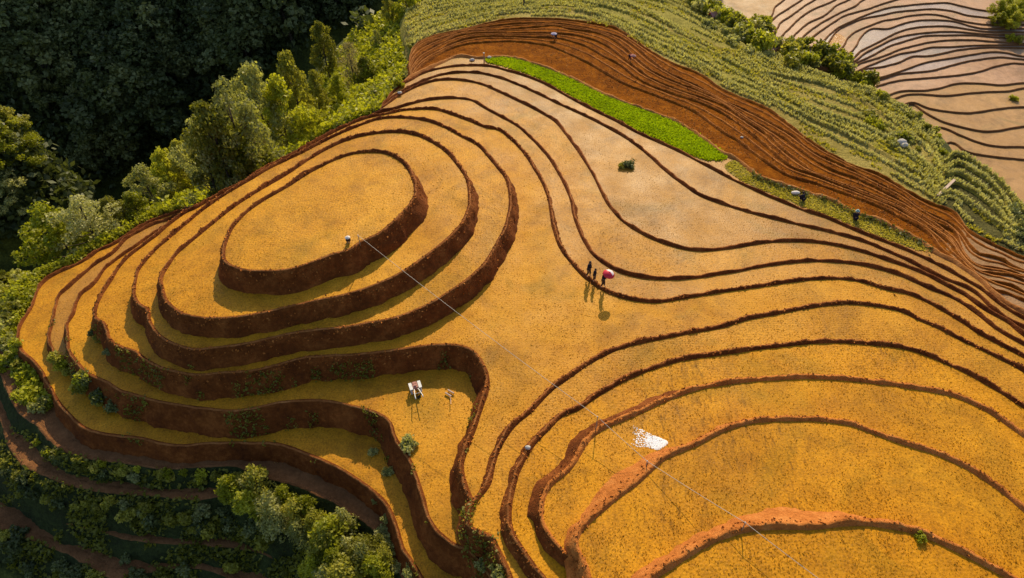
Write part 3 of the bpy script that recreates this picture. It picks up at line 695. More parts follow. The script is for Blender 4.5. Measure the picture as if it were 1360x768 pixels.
# shaded overgrown banks at the lower left
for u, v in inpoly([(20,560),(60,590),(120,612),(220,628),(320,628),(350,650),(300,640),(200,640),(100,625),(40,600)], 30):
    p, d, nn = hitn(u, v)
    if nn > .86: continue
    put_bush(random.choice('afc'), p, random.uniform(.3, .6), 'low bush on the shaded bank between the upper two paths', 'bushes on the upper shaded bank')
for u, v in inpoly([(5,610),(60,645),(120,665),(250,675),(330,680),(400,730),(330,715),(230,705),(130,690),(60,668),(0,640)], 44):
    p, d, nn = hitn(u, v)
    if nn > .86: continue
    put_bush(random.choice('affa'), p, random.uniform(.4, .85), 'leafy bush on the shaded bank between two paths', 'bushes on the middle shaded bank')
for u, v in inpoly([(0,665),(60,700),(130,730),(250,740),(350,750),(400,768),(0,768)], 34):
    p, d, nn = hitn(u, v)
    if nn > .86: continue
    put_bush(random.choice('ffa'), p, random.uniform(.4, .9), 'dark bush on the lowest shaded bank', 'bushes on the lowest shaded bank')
# the sunlit thicket at the bottom
thick = [(338,662),(350,648),(366,668),(384,660),(398,684),(372,690),(412,668),(428,690),(405,706),(446,704),(430,722),(462,726),(448,744),(478,748),(492,736),(500,758),(470,764),(440,764),(420,744),(508,742),(330,650),(316,646),(484,722),(456,690)]
for n_, (u, vc) in enumerate(thick):
    p, d = hit(u, vc + 14)
    put_tree('thick', (p.x, p.y, p.z - .5), random.uniform(2.7, 3.9), 'dense sunlit small tree in the thicket at the foot of the lowest bank', 'small trees of the lower thicket', random.uniform(.85, 1.15), i=n_)
for u, v, r_ in ((512,688,.35),(508,705,.4),(515,720,.35),(520,735,.4),(545,762,.5),(528,752,.3),(655,756,.4),(640,748,.35),(668,763,.4),(497,668,.2)):
    p, d = hit(u, v); put_bush('b', p, r_ * 1.3, 'scrubby plant on the earth bank at the bottom edge', 'scrubby plants on the bottom earth banks')

# dark wooded valley
vpoly = [(-20,-20),(500,-20),(485,40),(430,40),(340,110),(280,150),(210,212),(130,250),(90,300),(-20,330)]
nf = 0
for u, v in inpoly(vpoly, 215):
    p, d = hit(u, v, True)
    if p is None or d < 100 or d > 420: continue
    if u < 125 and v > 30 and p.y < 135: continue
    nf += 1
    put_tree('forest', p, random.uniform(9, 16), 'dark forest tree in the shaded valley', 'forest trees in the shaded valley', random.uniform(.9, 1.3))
# the sunlit spur at the left edge
for n_, (u, v) in enumerate(inpoly([(-10,60),(20,70),(60,120),(82,160),(90,205),(60,225),(-10,235)], 26)):
    p, d = hit(u, v, True)
    if d > 150: continue
    put_tree(('olive', 'bright', 'pale', 'bright')[n_ % 4], p, random.uniform(4.5, 7), 'sunlit tree on the spur at the left edge of the valley', 'trees on the sunlit spur', 1.3)
for u, v, h_ in ((12,265,8),(28,285,7)):
    p, d = hit(u, v, True)
    put_tree('pale', p, h_, 'pale grey tree in half shade below the sunlit spur', 'pale trees below the spur', 1.3)

# green slope beyond the ploughed strips
belt = [(1005,18),(1030,42),(1075,44),(1100,62),(1140,82),(1156,108),(1150,116),(1110,104),(1060,82),(1020,64),(995,40)]
for u, v in inpoly(belt, 44):
    p, d = hit(u, v + 6)
    if d > 190: continue
    put_bush(random.choice('cacb'), p, random.uniform(1.2, 2.3), 'bright green bush along the crest in front of the far terraces', 'bushes along the crest')
for k in range(17):
    t = k / 16 * (len(g5) - 1); u, v = 922 + 90 * k / 16, np.interp(922 + 90 * k / 16, [p[0] for p in g5[4:16]], [p[1] for p in g5[4:16]])
    p, d = hit(u, v + 3)
    put_bush(random.choice('ccab'), p, random.uniform(1.5, 2.3), 'lush green bush on the top crest before the pink terraces', 'bushes on the top crest')
for u, v in inpoly([(1160,116),(1210,142),(1245,172),(1262,205),(1250,212),(1230,180),(1190,152),(1150,126)], 18):
    p, d = hit(u, v + 2)
    if d > 140: continue
    put_bush(random.choice('acb'), p, random.uniform(.4, .9), 'small bush along the lower crest beside the tan fields', 'small bushes along the lower crest')
for u, v in inpoly([(925,8),(960,30),(1010,60),(1030,80),(990,70),(950,48),(915,28)], 22):
    p, d = hit(u, v)
    put_bush('b', p, random.uniform(.6, 1.2), 'pale feathery bush on the meadow terraces near the crest', 'pale bushes on the meadow terraces')
for u, v in inpoly([(1130,140),(1180,165),(1215,190),(1230,215),(1200,210),(1160,180)], 12):
    p, d = hit(u, v)
    put_bush(random.choice('abc'), p, random.uniform(.4, .9), 'green bush on the rough patch of meadow slope', 'bushes on the rough meadow patch')
for u, v in inpoly([(1310,2),(1360,-4),(1362,28),(1345,32),(1318,30)], 13):
    p, d = hit(u, v + 8)
    put_tree('bright', p, random.uniform(2.8, 4.2), 'bright green tree at the top right corner above the far terraces', 'trees at the top right corner', 1.3)
for u, v in inpoly([(1340,268),(1362,285),(1362,330),(1345,310)], 8):
    p, d = hit(u, v)
    put_bush('f', p, random.uniform(.6, 1.1), 'dark bush at the right edge of the small green terraces', 'dark bushes at the right edge')
for u, v, r_, k, lab in ((833,221,.75,'f','dark green bush alone in the pale flooded field'), (826,223,.5,'a','small green bush touching the lone dark bush in the flooded field'),
                     (548,592,.75,'b','pale weed clump on the field tip beside the wire shadow'), (541,583,.45,'b','small pale weed clump at the corner of the earth bank'),
                     (497,601,.4,'b','tiny grey-green weed clump in the lower golden strip'), (514,628,.4,'b','yellowish weed clump at the shaded bank foot in the lower strip'),
                     (1222,716,.4,'c','green weed tuft on the broad orange bank'), (1345,132,1.2,'c','green bush on a grey pool among the far tan fields'), (1342,54,1.3,'c','olive scrub patch among the far pink terraces'), (1352,56,1.2,'a','darker scrub patch at the right edge among the far pink terraces')):
    p, d = hit(u, v); put_bush(k, p, r_, lab, None)

# ------------------------------------------------------------------ ground cover that nobody could count
def scatter_mesh(name, pts, mat, size, tall, blades, kind='stuff', lab=None, cat=None):
    P = np.array(pts); n = len(P); Q = []
    for b in range(blades):
        a = RNG.uniform(0, 6.28, n); s = size * RNG.uniform(.6, 1.4, n); h = tall * RNG.uniform(.5, 1.4, n)
        o = P + np.column_stack([RNG.normal(0, size * .5, n), RNG.normal(0, size * .5, n), np.zeros(n)])
        dx = np.column_stack([np.cos(a) * s, np.sin(a) * s, np.zeros(n)]) * .5
        ln = np.column_stack([RNG.normal(0, .35, n) * h, RNG.normal(0, .35, n) * h, h])
        Q.append(np.stack([o - dx, o + dx, o + dx * .35 + ln, o - dx * .35 + ln], 1))
    o = bpy.data.objects.new(name, quads_mesh(name, np.concatenate(Q), M[mat])); COL.objects.link(o)
    return tag(o, lab, cat, None, kind)
def rows_between(A, B, fr, step, jit, umin=540, umax=1362):
    def dense(L):
        L = np.array(L, float); s = np.concatenate([[0], np.cumsum(np.linalg.norm(np.diff(L, axis=0), axis=1))])
        return L, s
    out = []
    LA_, sa = dense(A); LB_, sb = dense(B)
    xs = np.arange(umin, umax, step)
    for x in xs:
        x2 = x + random.uniform(-step, step)
        ya = np.interp(x2, LA_[:, 0], LA_[:, 1]); yb = np.interp(x2, LB_[:, 0], LB_[:, 1])
        y = ya + (yb - ya) * fr + random.gauss(0, jit)
        if -4 < y: out.append((x2, y))
    return out
gl = [rT, g1, g2, g3, g4, g5]
pts_p, pts_g = [], []
for a, b in zip(gl[:-1], gl[1:]):
    for k, fr in enumerate((.10, .26, .42, .58, .74, .93)):
        pale = k % 2 == 1
        for u, v in rows_between(a, b, fr, .9 if pale else 1.5, .45 if pale else 1.6):
            p, d = hit(u, v)
            if p is None or d > 150: continue
            if u > 1250 and fr < .9 and a is not rT: continue
            nv = noise.noise(Vector((u * .011, v * .03, k * 1.7)))
            if pale and nv > -.25: pts_p.append(tuple(p))
            elif not pale and nv > .05: pts_g.append(tuple(p))
scatter_mesh('meadow_grass', pts_g, 'grass', .30, .26, 2, lab='rough green grass in rows on the meadow terraces', cat='grass')
scatter_mesh('seeding_grass', pts_p, 'grass_pale', .24, .34, 3, lab='pale seeding grass in rows on the meadow terraces', cat='grass')
up = []
for u, v in inpoly([(215,295),(350,232),(460,175),(560,112),(566,55),(560,-4),(480,-4),(400,90),(250,200),(60,290),(0,330),(0,560),(30,540),(24,400),(120,316)], 20000):
    p, d = hit(u, v)
    if p is not None and d < 135 and BALL is not None:
        r = BV.find_nearest(p)
        if r[3] < .06: up.append(tuple(p))
Pq = np.array(up); Pq = np.repeat(Pq, 3, 0) + RNG.normal(0, .26, (len(up) * 3, 3)) + np.array([0, 0, .32])
o = bpy.data.objects.new('undergrowth', quads_mesh('undergrowth', leaf_quads(Pq, .38, .6), M['leaf_c'])); COL.objects.link(o)
tag(o, 'low green undergrowth covering the slope above the dark valley', 'undergrowth', None, 'stuff')
sh = []
for u, v in inpoly([(0,560),(40,575),(120,612),(330,628),(400,700),(430,768),(0,768)], 5200):
    p, d, nn = hitn(u, v)
    if p is not None and nn < .86: sh.append(tuple(p))
keep = [q for q in sh if noise.noise(Vector((q[0] * .45, q[1] * .45, 2))) > -.12]
Pq = np.array(keep); Pq = np.repeat(Pq, 3, 0) + RNG.normal(0, .14, (len(keep) * 3, 3)) + np.array([0, 0, .1])
o = bpy.data.objects.new('bank_weeds', quads_mesh('bank_weeds', leaf_quads(Pq, .2, .9), M['leaf_a'])); COL.objects.link(o)
tag(o, 'low weeds covering the shaded banks between the paths', 'weeds', None, 'stuff')
fm = []
for u, vv in inpoly(vpoly, 9000):
    p, d = hit(u, vv, True)
    if p is not None and 95 < d < 420: fm.append(tuple(p))
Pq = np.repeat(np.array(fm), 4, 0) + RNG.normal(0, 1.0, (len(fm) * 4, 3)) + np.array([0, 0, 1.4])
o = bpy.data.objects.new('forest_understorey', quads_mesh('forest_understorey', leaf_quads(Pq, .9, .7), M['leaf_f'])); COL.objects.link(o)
tag(o, 'dark green understorey between the forest trees of the shaded valley', 'forest', None, 'stuff')
# grass wedge and bright seedling strip beside the ploughed field
def sheet(name, px, z, mat, kind='structure'):
    C = catmull(px); P = at_arr(C, z); P, _ = resample(P, C, .8)
    tri = tessellate_polygon([[Vector((p[0], p[1], 0)) for p in P]])
    o = mesh_obj(name, [(p[0], p[1], z) for p in P], [t for t in tri], M[mat])
    for pl in o.data.polygons:
        if pl.normal.z < 0: pl.flip()
    return tag(o, kind=kind)
ZB = -3.4
strip = [(646,77),(656,75.5),(674,75.5),(696,80),(720,89),(740,96),(780,114),(813,130),(867,150),(907,166),(940,188),(961,203),(966,210),(955,213),(938,213),(910,203),(880,188.5),(847,173.5),(813,156),(780,139.5),(740,117),(717,105),(690,95),(668,88),(652,85),(645,82)]
sheet('seedling_bed', strip, ZB + .012, 'meadow')
sp = []
for u, v in inpoly(strip, 9000):
    q = at(u, v, ZB); sp.append((q[0], q[1], ZB))
scatter_mesh('rice_seedlings', sp, 'rice', .2, .16, 3, lab='dense bright green rice seedlings filling the narrow strip', cat='seedlings')
verge = [(962,222),(975,212),(998,228),(1011,237),(1035,245),(1064,254),(1107,268),(1138,283),(1162,291),(1191,305),(1215,317),(1236,330),(1222,333),(1190,322),(1150,307),(1103,287),(1060,272),(1020,256),(985,240)]
sheet('grass_verge', verge, ZB + .012, 'meadow_dry')
vp = [tuple(at(u, v, ZB)) for u, v in inpoly(verge, 2600)]
scatter_mesh('verge_grass', vp, 'grass', .22, .10, 2, lab='dry yellow-green grass on the wedge below the ploughed strips', cat='grass')
vr = [tuple(at(u, v + random.gauss(0, 1.6), ZB)) for a, b in zip(verge[2:11], verge[3:12]) for k in range(26) for t in [random.random()] for u, v in [(a[0] + (b[0] - a[0]) * t, a[1] + 3 + (b[1] - a[1]) * t)]]
Pq = np.repeat(np.array(vr), 4, 0) + RNG.normal(0, .13, (len(vr) * 4, 3)) + np.array([0, 0, .16])
o = bpy.data.objects.new('hedge_weeds', quads_mesh('hedge_weeds', leaf_quads(Pq, .17, .6), M['leaf_v'])); COL.objects.link(o)
tag(o, 'dark weedy line along the top of the grass wedge', 'weeds', None, 'stuff')
st = []
for u, vv in inpoly([(40,400),(130,320),(300,230),(520,130),(640,100),(860,220),(1100,310),(1362,440),(1362,768),(560,768),(480,640),(250,590),(60,520)], 60000):
    nv = noise.noise(Vector((u * .010, vv * .014, 4))) + .6 * noise.noise(Vector((u * .04, vv * .04, 9)))
    if random.random() > .45 + .9 * nv + (.25 if vv > 440 and u > 700 else 0): continue
    p, d, nn = hitn(u, vv)
    if nn > .99: st.append(tuple(p))
M['stubble'] = leafmat('stubble_straw', ((.26, .13, .012), (.38, .20, .018), (.52, .29, .03)), .2)
scatter_mesh('rice_stubble', st, 'stubble', .042, .045, 2, lab='short rice stubble and seedlings dotted over the golden fields', cat='stubble')
ug = []
for u, vv in inpoly([(8,405),(20,384),(42,366),(90,344),(132,315),(200,283),(240,274),(248,284),(200,304),(130,338),(62,376),(40,410),(24,445),(35,480),(60,515),(75,540),(50,545),(20,500)], 5000):
    p, d, nn = hitn(u, vv)
    if p.z < -4.4 and d < 90: ug.append(tuple(p))
Pq = np.repeat(np.array(ug), 3, 0) + RNG.normal(0, .16, (len(ug) * 3, 3)) + np.array([0, 0, .16])
o = bpy.data.objects.new('tip_weeds', quads_mesh('tip_weeds', leaf_quads(Pq, .22, .7), M['leaf_c'])); COL.objects.link(o)
tag(o, 'lush weeds on the outer bank round the left tip of the terraces', 'weeds', None, 'stuff')
cl = []
for P_ in PLATES[:9] + PLATES[-7:-3]:
    if P_['z'] < -6 : continue
    for q, nn in zip(P_['P'], P_['N']):
        for k in range(3):
            o_ = random.gauss(.12, .16); cl.append((q[0] + nn[0] * o_ + random.gauss(0, .12), q[1] + nn[1] * o_ + random.gauss(0, .12), 0))
cl2 = []
for x, y, z in cl:
    if abs(x) > 70 or y > 90 or y < 5: continue
    r = BALL.ray_cast(Vector((x, y, 60)), Vector((0, 0, -1)))
    if r[0] is not None and (abs(r[1].z) < .985 or random.random() < .1): cl2.append((x, y, r[0].z))
A_ = np.array(cl2); n_ = len(A_); sz = RNG.uniform(.03, .10, n_)[:, None]
d1 = RNG.normal(size=(n_, 3)); d1 /= np.linalg.norm(d1, axis=1)[:, None]; d2 = np.cross(d1, RNG.normal(size=(n_, 3))); d2 /= np.linalg.norm(d2, axis=1)[:, None]; d3 = np.cross(d1, d2)
d1 *= sz * 1.3; d2 *= sz; d3 *= sz
tq = [np.stack([A_ + d1, A_ + d2 * s1, A_ - d1, A_ + d3 * s2], 1) for s1 in (1, -1) for s2 in (1, -1)]
o = bpy.data.objects.new('soil_clods', quads_mesh('soil_clods', np.concatenate(tq), M['earth_light'])); COL.objects.link(o)
tag(o, 'crumbled red soil clods along the terrace rims', 'soil clods', None, 'stuff')
pc = []
for u, vv in inpoly([(550,90),(600,56),(680,30),(760,30),(850,70),(960,125),(1060,190),(1200,255),(1270,300),(1250,325),(1100,258),(960,195),(860,140),(720,80),(640,68),(580,80)], 16000):
    if random.random() > .42 + .5 * noise.noise(Vector((u * .03, vv * .05, 3))): continue
    p, d, nn = hitn(u, vv)
    if nn > .95: pc.append(tuple(p))
A_ = np.array(pc); n_ = len(A_); sz = RNG.uniform(.03, .085, n_)[:, None]
d1 = RNG.normal(size=(n_, 3)); d1 /= np.linalg.norm(d1, axis=1)[:, None]; d2 = np.cross(d1, RNG.normal(size=(n_, 3))); d2 /= np.linalg.norm(d2, axis=1)[:, None]; d3 = np.cross(d1, d2)
d1 *= sz * 1.3; d2 *= sz; d3 *= sz
tq = [np.stack([A_ + d1, A_ + d2 * s1, A_ - d1, A_ + d3 * s2], 1) for s1 in (1, -1) for s2 in (1, -1)]
o = bpy.data.objects.new('ploughed_clods', quads_mesh('ploughed_clods', np.concatenate(tq), M['soil_bund'])); COL.objects.link(o)
tag(o, 'loose red clods turned up over the ploughed strips', 'soil clods', None, 'stuff')
bw = []
for u, vv in inpoly([(60,420),(125,430),(180,475),(340,495),(600,465),(640,490),(640,640),(690,768),(540,768),(500,640),(340,590),(180,590),(80,540),(50,480)], 9000):
    p, d, nn = hitn(u, vv)
    if nn > .8: continue
    g_ = noise.noise(Vector((p.x * .35, p.y * .35, 6))) + .5 * noise.noise(Vector((p.x * 1.1, p.y * 1.1, 2)))
    if g_ > (.16 if u > 190 else -.05): bw.append(tuple(p))
Pq = np.repeat(np.array(bw), 3, 0) + RNG.normal(0, .09, (len(bw) * 3, 3)) + np.array([0, 0, .05])
o = bpy.data.objects.new('wall_weeds', quads_mesh('wall_weeds', leaf_quads(Pq, .13, .9), M['leaf_a'])); COL.objects.link(o)
tag(o, 'sparse weeds rooted in the earth walls of the left terraces', 'weeds', None, 'stuff')
# flooded plots at the right end of the ploughed strips, each on its own level
for nm, z, px in (('flooded_plot', -3.9, [(1270,341),(1300,359),(1322,381),(1308,371),(1288,356)]),):
    pass
# ------------------------------------------------------------------ people, cable, tools and small things
M['skin'] = plain('skin', (.36, .20, .12), .6, .3, .08)
M['cloth_dark'] = plain('cloth_dark', (.022, .020, .028), .9, .1)
M['cloth_navy'] = plain('cloth_navy', (.020, .026, .05), .9, .1)
M['cloth_brown'] = plain('cloth_brown', (.07, .045, .03), .9, .1)
M['cloth_wine'] = plain('cloth_wine', (.28, .05, .06), .85, .1)
M['hair'] = plain('hair', (.012, .010, .010), .5, .3)
M['straw_white'] = plain('pale_straw', (.75, .68, .62), .8, .2, .1)
M['lilac'] = plain('lilac_cloth', (.48, .42, .52), .8, .2, .1)
M['rose'] = plain('rose_cloth', (.42, .20, .18), .8, .2, .1)
M['teal'] = plain('teal_cloth', (.30, .48, .46), .8, .2, .1)
M['red'] = plain('red_nylon', (.62, .02, .045), .45, .4, .08)
M['white'] = plain('nylon_glare', (.80, .72, .72), .45, .4, .05)  # white of the sun glare painted on the red canopy
M['steel'] = plain('steel', (.45, .43, .42), .4, .5, .1)
M['paint'] = plain('white_paint', (.72, .70, .66), .5, .4, .15)
M['pinkpaint'] = plain('faded_red_paint', (.45, .20, .15), .6, .3, .2)
M['rubber'] = plain('rubber', (.02, .02, .02), .8, .2)
M['wood'] = plain('weathered_wood', (.34, .24, .15), .85, .2, .3)
M['wood_pale'] = plain('pale_wood', (.52, .38, .30), .8, .2, .2)
M['wire'] = plain('pale_wire', (.50, .42, .33), .6, .4, .1)
M['stone'] = plain('pale_stone', (.55, .50, .44), .9, .2, .3, 4)
M['glint'] = plain('white_glint', (.88, .88, .90), .5, .4, .05)  # white colour standing in for a sun glint on the field

def skin_mesh(verts, edges, radii, sub=1):
    me = bpy.data.meshes.new('tmp'); me.from_pydata([tuple(v) for v in verts], edges, []); ob = bpy.data.objects.new('tmp', me); COL.objects.link(ob)
    ob.modifiers.new('s', 'SKIN'); sv = me.skin_vertices[0].data
    for i, r in enumerate(radii):
        sv[i].radius = (r, r) if not isinstance(r, tuple) else r
        sv[i].use_root = (i == 0)
    m = ob.modifiers.new('d', 'SUBSURF'); m.levels = sub; m.render_levels = sub
    dg = bpy.context.evaluated_depsgraph_get(); ev = ob.evaluated_get(dg); nm = bpy.data.meshes.new_from_object(ev)
    V = [v.co.copy() for v in nm.vertices]; Fc = [tuple(p.vertices) for p in nm.polygons]
    bpy.data.objects.remove(ob); bpy.data.meshes.remove(nm)
    return V, Fc
def ball(c, r, seg=12, rings=8, sc=(1, 1, 1)):
    V, Fc = [], []
    for i in range(rings + 1):
        th = math.pi * i / rings
        for k in range(seg):
            ph = 2 * math.pi * k / seg
            V.append(Vector(c) + Vector((math.sin(th) * math.cos(ph) * r * sc[0], math.sin(th) * math.sin(ph) * r * sc[1], math.cos(th) * r * sc[2])))
    for i in range(rings):
        for k in range(seg): Fc.append((i * seg + k, i * seg + (k + 1) % seg, (i + 1) * seg + (k + 1) % seg, (i + 1) * seg + k))
    return V, Fc
def lathe(prof, seg=16, c=(0, 0, 0)):
    V, Fc = [], []
    for r, z in prof:
        for k in range(seg):
            a = 2 * math.pi * k / seg; V.append(Vector((c[0] + r * math.cos(a), c[1] + r * math.sin(a), c[2] + z)))
    for i in range(len(prof) - 1):
        for k in range(seg): Fc.append((i * seg + k, i * seg + (k + 1) % seg, (i + 1) * seg + (k + 1) % seg, (i + 1) * seg + k))
    return V, Fc
def box(c, s, rot=None):
    V = [Vector((x * s[0] / 2, y * s[1] / 2, z * s[2] / 2)) for x in (-1, 1) for y in (-1, 1) for z in (-1, 1)]
    if rot is not None: V = [rot @ v for v in V]
    V = [v + Vector(c) for v in V]
    return V, [(0, 1, 3, 2), (4, 6, 7, 5), (0, 4, 5, 1), (2, 3, 7, 6), (0, 2, 6, 4), (1, 5, 7, 3)]
def person(loc, rz, label, pose='stand', top='cloth_dark', legs='cloth_navy', hat=None, s=1.0, hold=None, stride=.12, group=None):
    r = empty('person', loc, rz); r.scale = (s, s, s); tag(r, label, 'person', group)
    V3 = Vector
    if pose == 'stand':
        pel = V3((0, 0, .86)); chest = V3((0, .02, 1.24)); neck = V3((0, .03, 1.42)); head = V3((0, .07, 1.545))
        kn = [V3((-.10, .06 + stride * .4, .47)), V3((.10, .05 - stride * .3, .47))]; an = [V3((-.10, stride, .07)), V3((.10, -stride, .07))]
        hp = [V3((-.09, 0, .83)), V3((.09, 0, .83))]
        el = [V3((-.27, .0, 1.12)), V3((.27, .0, 1.12))]; wr = [V3((-.28, .12, .88)), V3((.28, .12, .88))]
    elif pose == 'bend':
        pel = V3((0, -.05, .80)); chest = V3((0, .33, .95)); neck = V3((0, .50, .98)); head = V3((0, .62, .97))
        kn = [V3((-.12, .05, .45)), V3((.12, .02, .45))]; an = [V3((-.13, .02, .07)), V3((.13, -.12, .07))]
        hp = [V3((-.09, -.03, .78)), V3((.09, -.03, .78))]
        el = [V3((-.24, .45, .68)), V3((.24, .45, .68))]; wr = [V3((-.15, .60, .48)), V3((.15, .60, .48))]
    else:                                   # squatting
        pel = V3((0, -.12, .26)); chest = V3((0, .06, .58)); neck = V3((0, .12, .76)); head = V3((0, .17, .89))
        kn = [V3((-.16, .26, .48)), V3((.16, .26, .48))]; an = [V3((-.13, .06, .06)), V3((.13, .06, .06))]
        hp = [V3((-.10, -.10, .26)), V3((.10, -.10, .26))]
        el = [V3((-.26, .20, .52)), V3((.26, .20, .52))]; wr = [V3((-.14, .40, .42)), V3((.14, .40, .42))]
    d = (neck - chest).normalized(); sh = [chest + d * .13 + V3((-.18, 0, 0)), chest + d * .13 + V3((.18, 0, 0))]
    if hold is not None: el[1] = V3((.26, .16, 1.16)); wr[1] = V3((.20, .28, 1.34))
    toe = [a + V3((0, .17, -.03)) for a in an]; hd = [w + (w - e).normalized() * .09 for w, e in zip(wr, el)]
    P = [pel, chest, neck, head, sh[0], el[0], wr[0], hd[0], sh[1], el[1], wr[1], hd[1], hp[0], kn[0], an[0], toe[0], hp[1], kn[1], an[1], toe[1]]
    Ed = [(0, 1), (1, 2), (2, 3), (1, 4), (4, 5), (5, 6), (6, 7), (1, 8), (8, 9), (9, 10), (10, 11), (0, 12), (12, 13), (13, 14), (14, 15), (0, 16), (16, 17), (17, 18), (18, 19)]
    Rd = [.12, .13, .05, .075, .065, .045, .032, .034, .065, .045, .032, .034, .085, .058, .038, .035, .085, .058, .038, .035]
    body = [skin_mesh(P, Ed, Rd), ball(head, .105, 14, 10, (.86, .98, 1.15))]
    f = V3((0, 1, 0)); hc = head
    body.append(ball(hc + V3((0, .105, -.01)), .018, 6, 4, (.8, 1.1, 1.3)))                        # nose
    for sx in (-1, 1):
        body.append(ball(hc + V3((sx * .088, .0, -.005)), .026, 6, 4, (.4, .8, 1.1)))               # ears
    for w, h_ in zip(wr, hd):
        q = (h_ - w).normalized(); a = q.orthogonal().normalized()
        for k in range(4):
            b0 = h_ + a * (-.024 + .016 * k); L = (.062, .072, .068, .052)[k]; b1 = b0 + q * L * .55; b2 = b1 + (q * .6 + q.cross(a) * .5) * L * .5
            body.append(tube([b0 - q * .015, b1, b2], [.0085, .0078, .006], 5))
        t0 = w + q * .03 + a * .03; body.append(tube([t0, t0 + a * .025 + q * .03, t0 + a * .025 + q * .06], [.010, .009, .007], 5))
    v, fc = join(body); mesh_obj('body', v, fc, M['skin'], r, True)
    ev = join([ball(hc + V3((sx * .036, .095, .018)), .012, 6, 4) for sx in (-1, 1)]); mesh_obj('eyes', ev[0], ev[1], M['hair'], r, True)
    mesh_obj('mouth', *ball(hc + V3((0, .098, -.05)), .02, 6, 4, (1.2, .4, .35)), M['cloth_wine'], r, True)
    j = skin_mesh([pel + (chest - pel) * .1, chest, chest + d * .12, sh[0], el[0], wr[0] * .85 + el[0] * .15, sh[1], el[1], wr[1] * .85 + el[1] * .15], [(0, 1), (1, 2), (1, 3), (3, 4), (4, 5), (1, 6), (6, 7), (7, 8)], [.165, .17, .075, .09, .068, .052, .09, .068, .052])
    mesh_obj('jacket', *j, M[top], r, True)
    t = skin_mesh([pel + V3((0, 0, .04)), hp[0], kn[0], an[0] * .8 + kn[0] * .2, hp[1], kn[1], an[1] * .8 + kn[1] * .2], [(0, 1), (1, 2), (2, 3), (0, 4), (4, 5), (5, 6)], [.155, .115, .085, .065, .115, .085, .065])
    mesh_obj('trousers', *t, M[legs], r, True)
    hv = lathe([(.0, .128), (.06, .115), (.098, .07), (.108, .01), (.09, -.06)], 14, hc + V3((0, -.015, 0)))
    mesh_obj('hair', *hv, M['hair'], r, True)
    if hat:
        hm, kind, rad = hat
        prof = [(.0, .22), (.05, .20), (rad * .5, .14), (rad, .03), (rad + .005, .02), (rad * .5, .11), (.0, .19)] if kind == 'cone' else [(.0, .21), (.07, .20), (.12, .16), (.125, .07), (rad, .045), (rad, .035), (.11, .05), (.0, .1)]
        mesh_obj('hat', *lathe(prof, 18, hc), M[hm], r, True)
    return r
# three walkers on the bund
fy = lambda u, v: hit(u, v)[0]
crest = lambda u, v: max((fy(u, v + k) for k in range(-7, 9)), key=lambda q: q.z)
p1 = crest(781, 368); p2 = crest(788.5, 372); p3 = crest(800, 378)
person(p1, R(-120), 'walker in dark clothes at the left end of the three on the bund', 'stand', legs='cloth_brown', s=.98, group='walkers on the bund')
person(p2, R(-115), 'shorter dark-clothed walker in the middle of the three on the bund', 'stand', legs='cloth_brown', s=.80, stride=.08, group='walkers on the bund')
pu = person(p3, R(-110), 'dark-clothed walker under the red umbrella', 'stand', legs='cloth_brown', s=.96, hold=True, group='walkers on the bund')
bpy.context.view_layer.update()
hw = pu.matrix_world @ Vector((.20, .34, 1.40))
um = empty('umbrella', hw); tag(um, 'open red umbrella with sun glare painted white on it, held over the walker on the bund', 'umbrella')
um.rotation_euler = (R(4), R(10), 0); um.scale = (.88, .88, 1.05)
v, f = tube([(0, 0, -.22), (0, 0, .62)], [.009, .008], 6); mesh_obj('shaft', v, f, M['steel'], um)
v, f = tube([(0, 0, -.22), (0, .01, -.30), (0, .05, -.32), (0, .07, -.28)], [.014, .014, .013, .012], 6); mesh_obj('handle', v, f, M['wood'], um)
seg = 16; prof = [(.0, .60), (.14, .585), (.28, .54), (.42, .46), (.52, .36), (.55, .30)]
V, Fc, mi = [], [], []
for r_, z_ in prof:
    for k in range(seg):
        a = 2 * math.pi * k / seg; sc_ = .96 if k % 2 else 1.0
        V.append((r_ * sc_ * math.cos(a), r_ * sc_ * math.sin(a), z_))
for i in range(len(prof) - 1):
    for k in range(seg):
        Fc.append((i * seg + k, (i + 1) * seg + k, (i + 1) * seg + (k + 1) % seg, i * seg + (k + 1) % seg)); mi.append(1 if (i < 3 and (k // 2) % 8 in (0, 1, 2, 7)) else 0)
cn = mesh_obj('canopy', V, Fc, [M['red'], M['white']], um, True, mi)  # white faces paint the glare of the sun on the red cloth
m_ = cn.modifiers.new('thick', 'SOLIDIFY'); m_.thickness = .004
rb = join([tube([(0, 0, .57), (.30 * math.cos(a), .30 * math.sin(a), .50), (.53 * math.cos(a), .53 * math.sin(a), .30)], [.004, .004, .003], 4) for a in [2 * math.pi * k / 8 for k in range(8)]])
mesh_obj('rib', *rb, M['steel'], um)
# workers in the ploughed strips and elsewhere
person(fy(738, 52), R(150), 'worker in a lilac sun hat bending over the ploughed strips', 'bend', 'cloth_navy', 'cloth_dark', ('lilac', 'cone', .42), 1.0)
person(fy(836, 81), R(-150), 'worker in a rose-coloured hat bending farther down the ploughed strips', 'bend', 'cloth_wine', 'cloth_dark', ('rose', 'cone', .38), 1.0)
person(fy(696, 9), R(100), 'figure in dark clothes standing on the green terrace at the top edge', 'stand', 'cloth_dark', 'cloth_navy', None, .95)
person(fy(463, 322), R(200), 'person squatting in a white hat near the rim of the oval terrace', 'squat', 'cloth_brown', 'cloth_brown', ('straw_white', 'cone', .32), .62)
person(fy(1065, 267), R(30), 'person in dark clothes squatting beside the pale bag on the grass verge', 'squat', 'cloth_dark', 'cloth_dark', None, 1.0)
person(fy(1135, 292), R(-10), 'person in a pale teal hat squatting on the grass verge', 'squat', 'cloth_dark', 'cloth_dark', ('teal', 'brim', .2), 1.0)
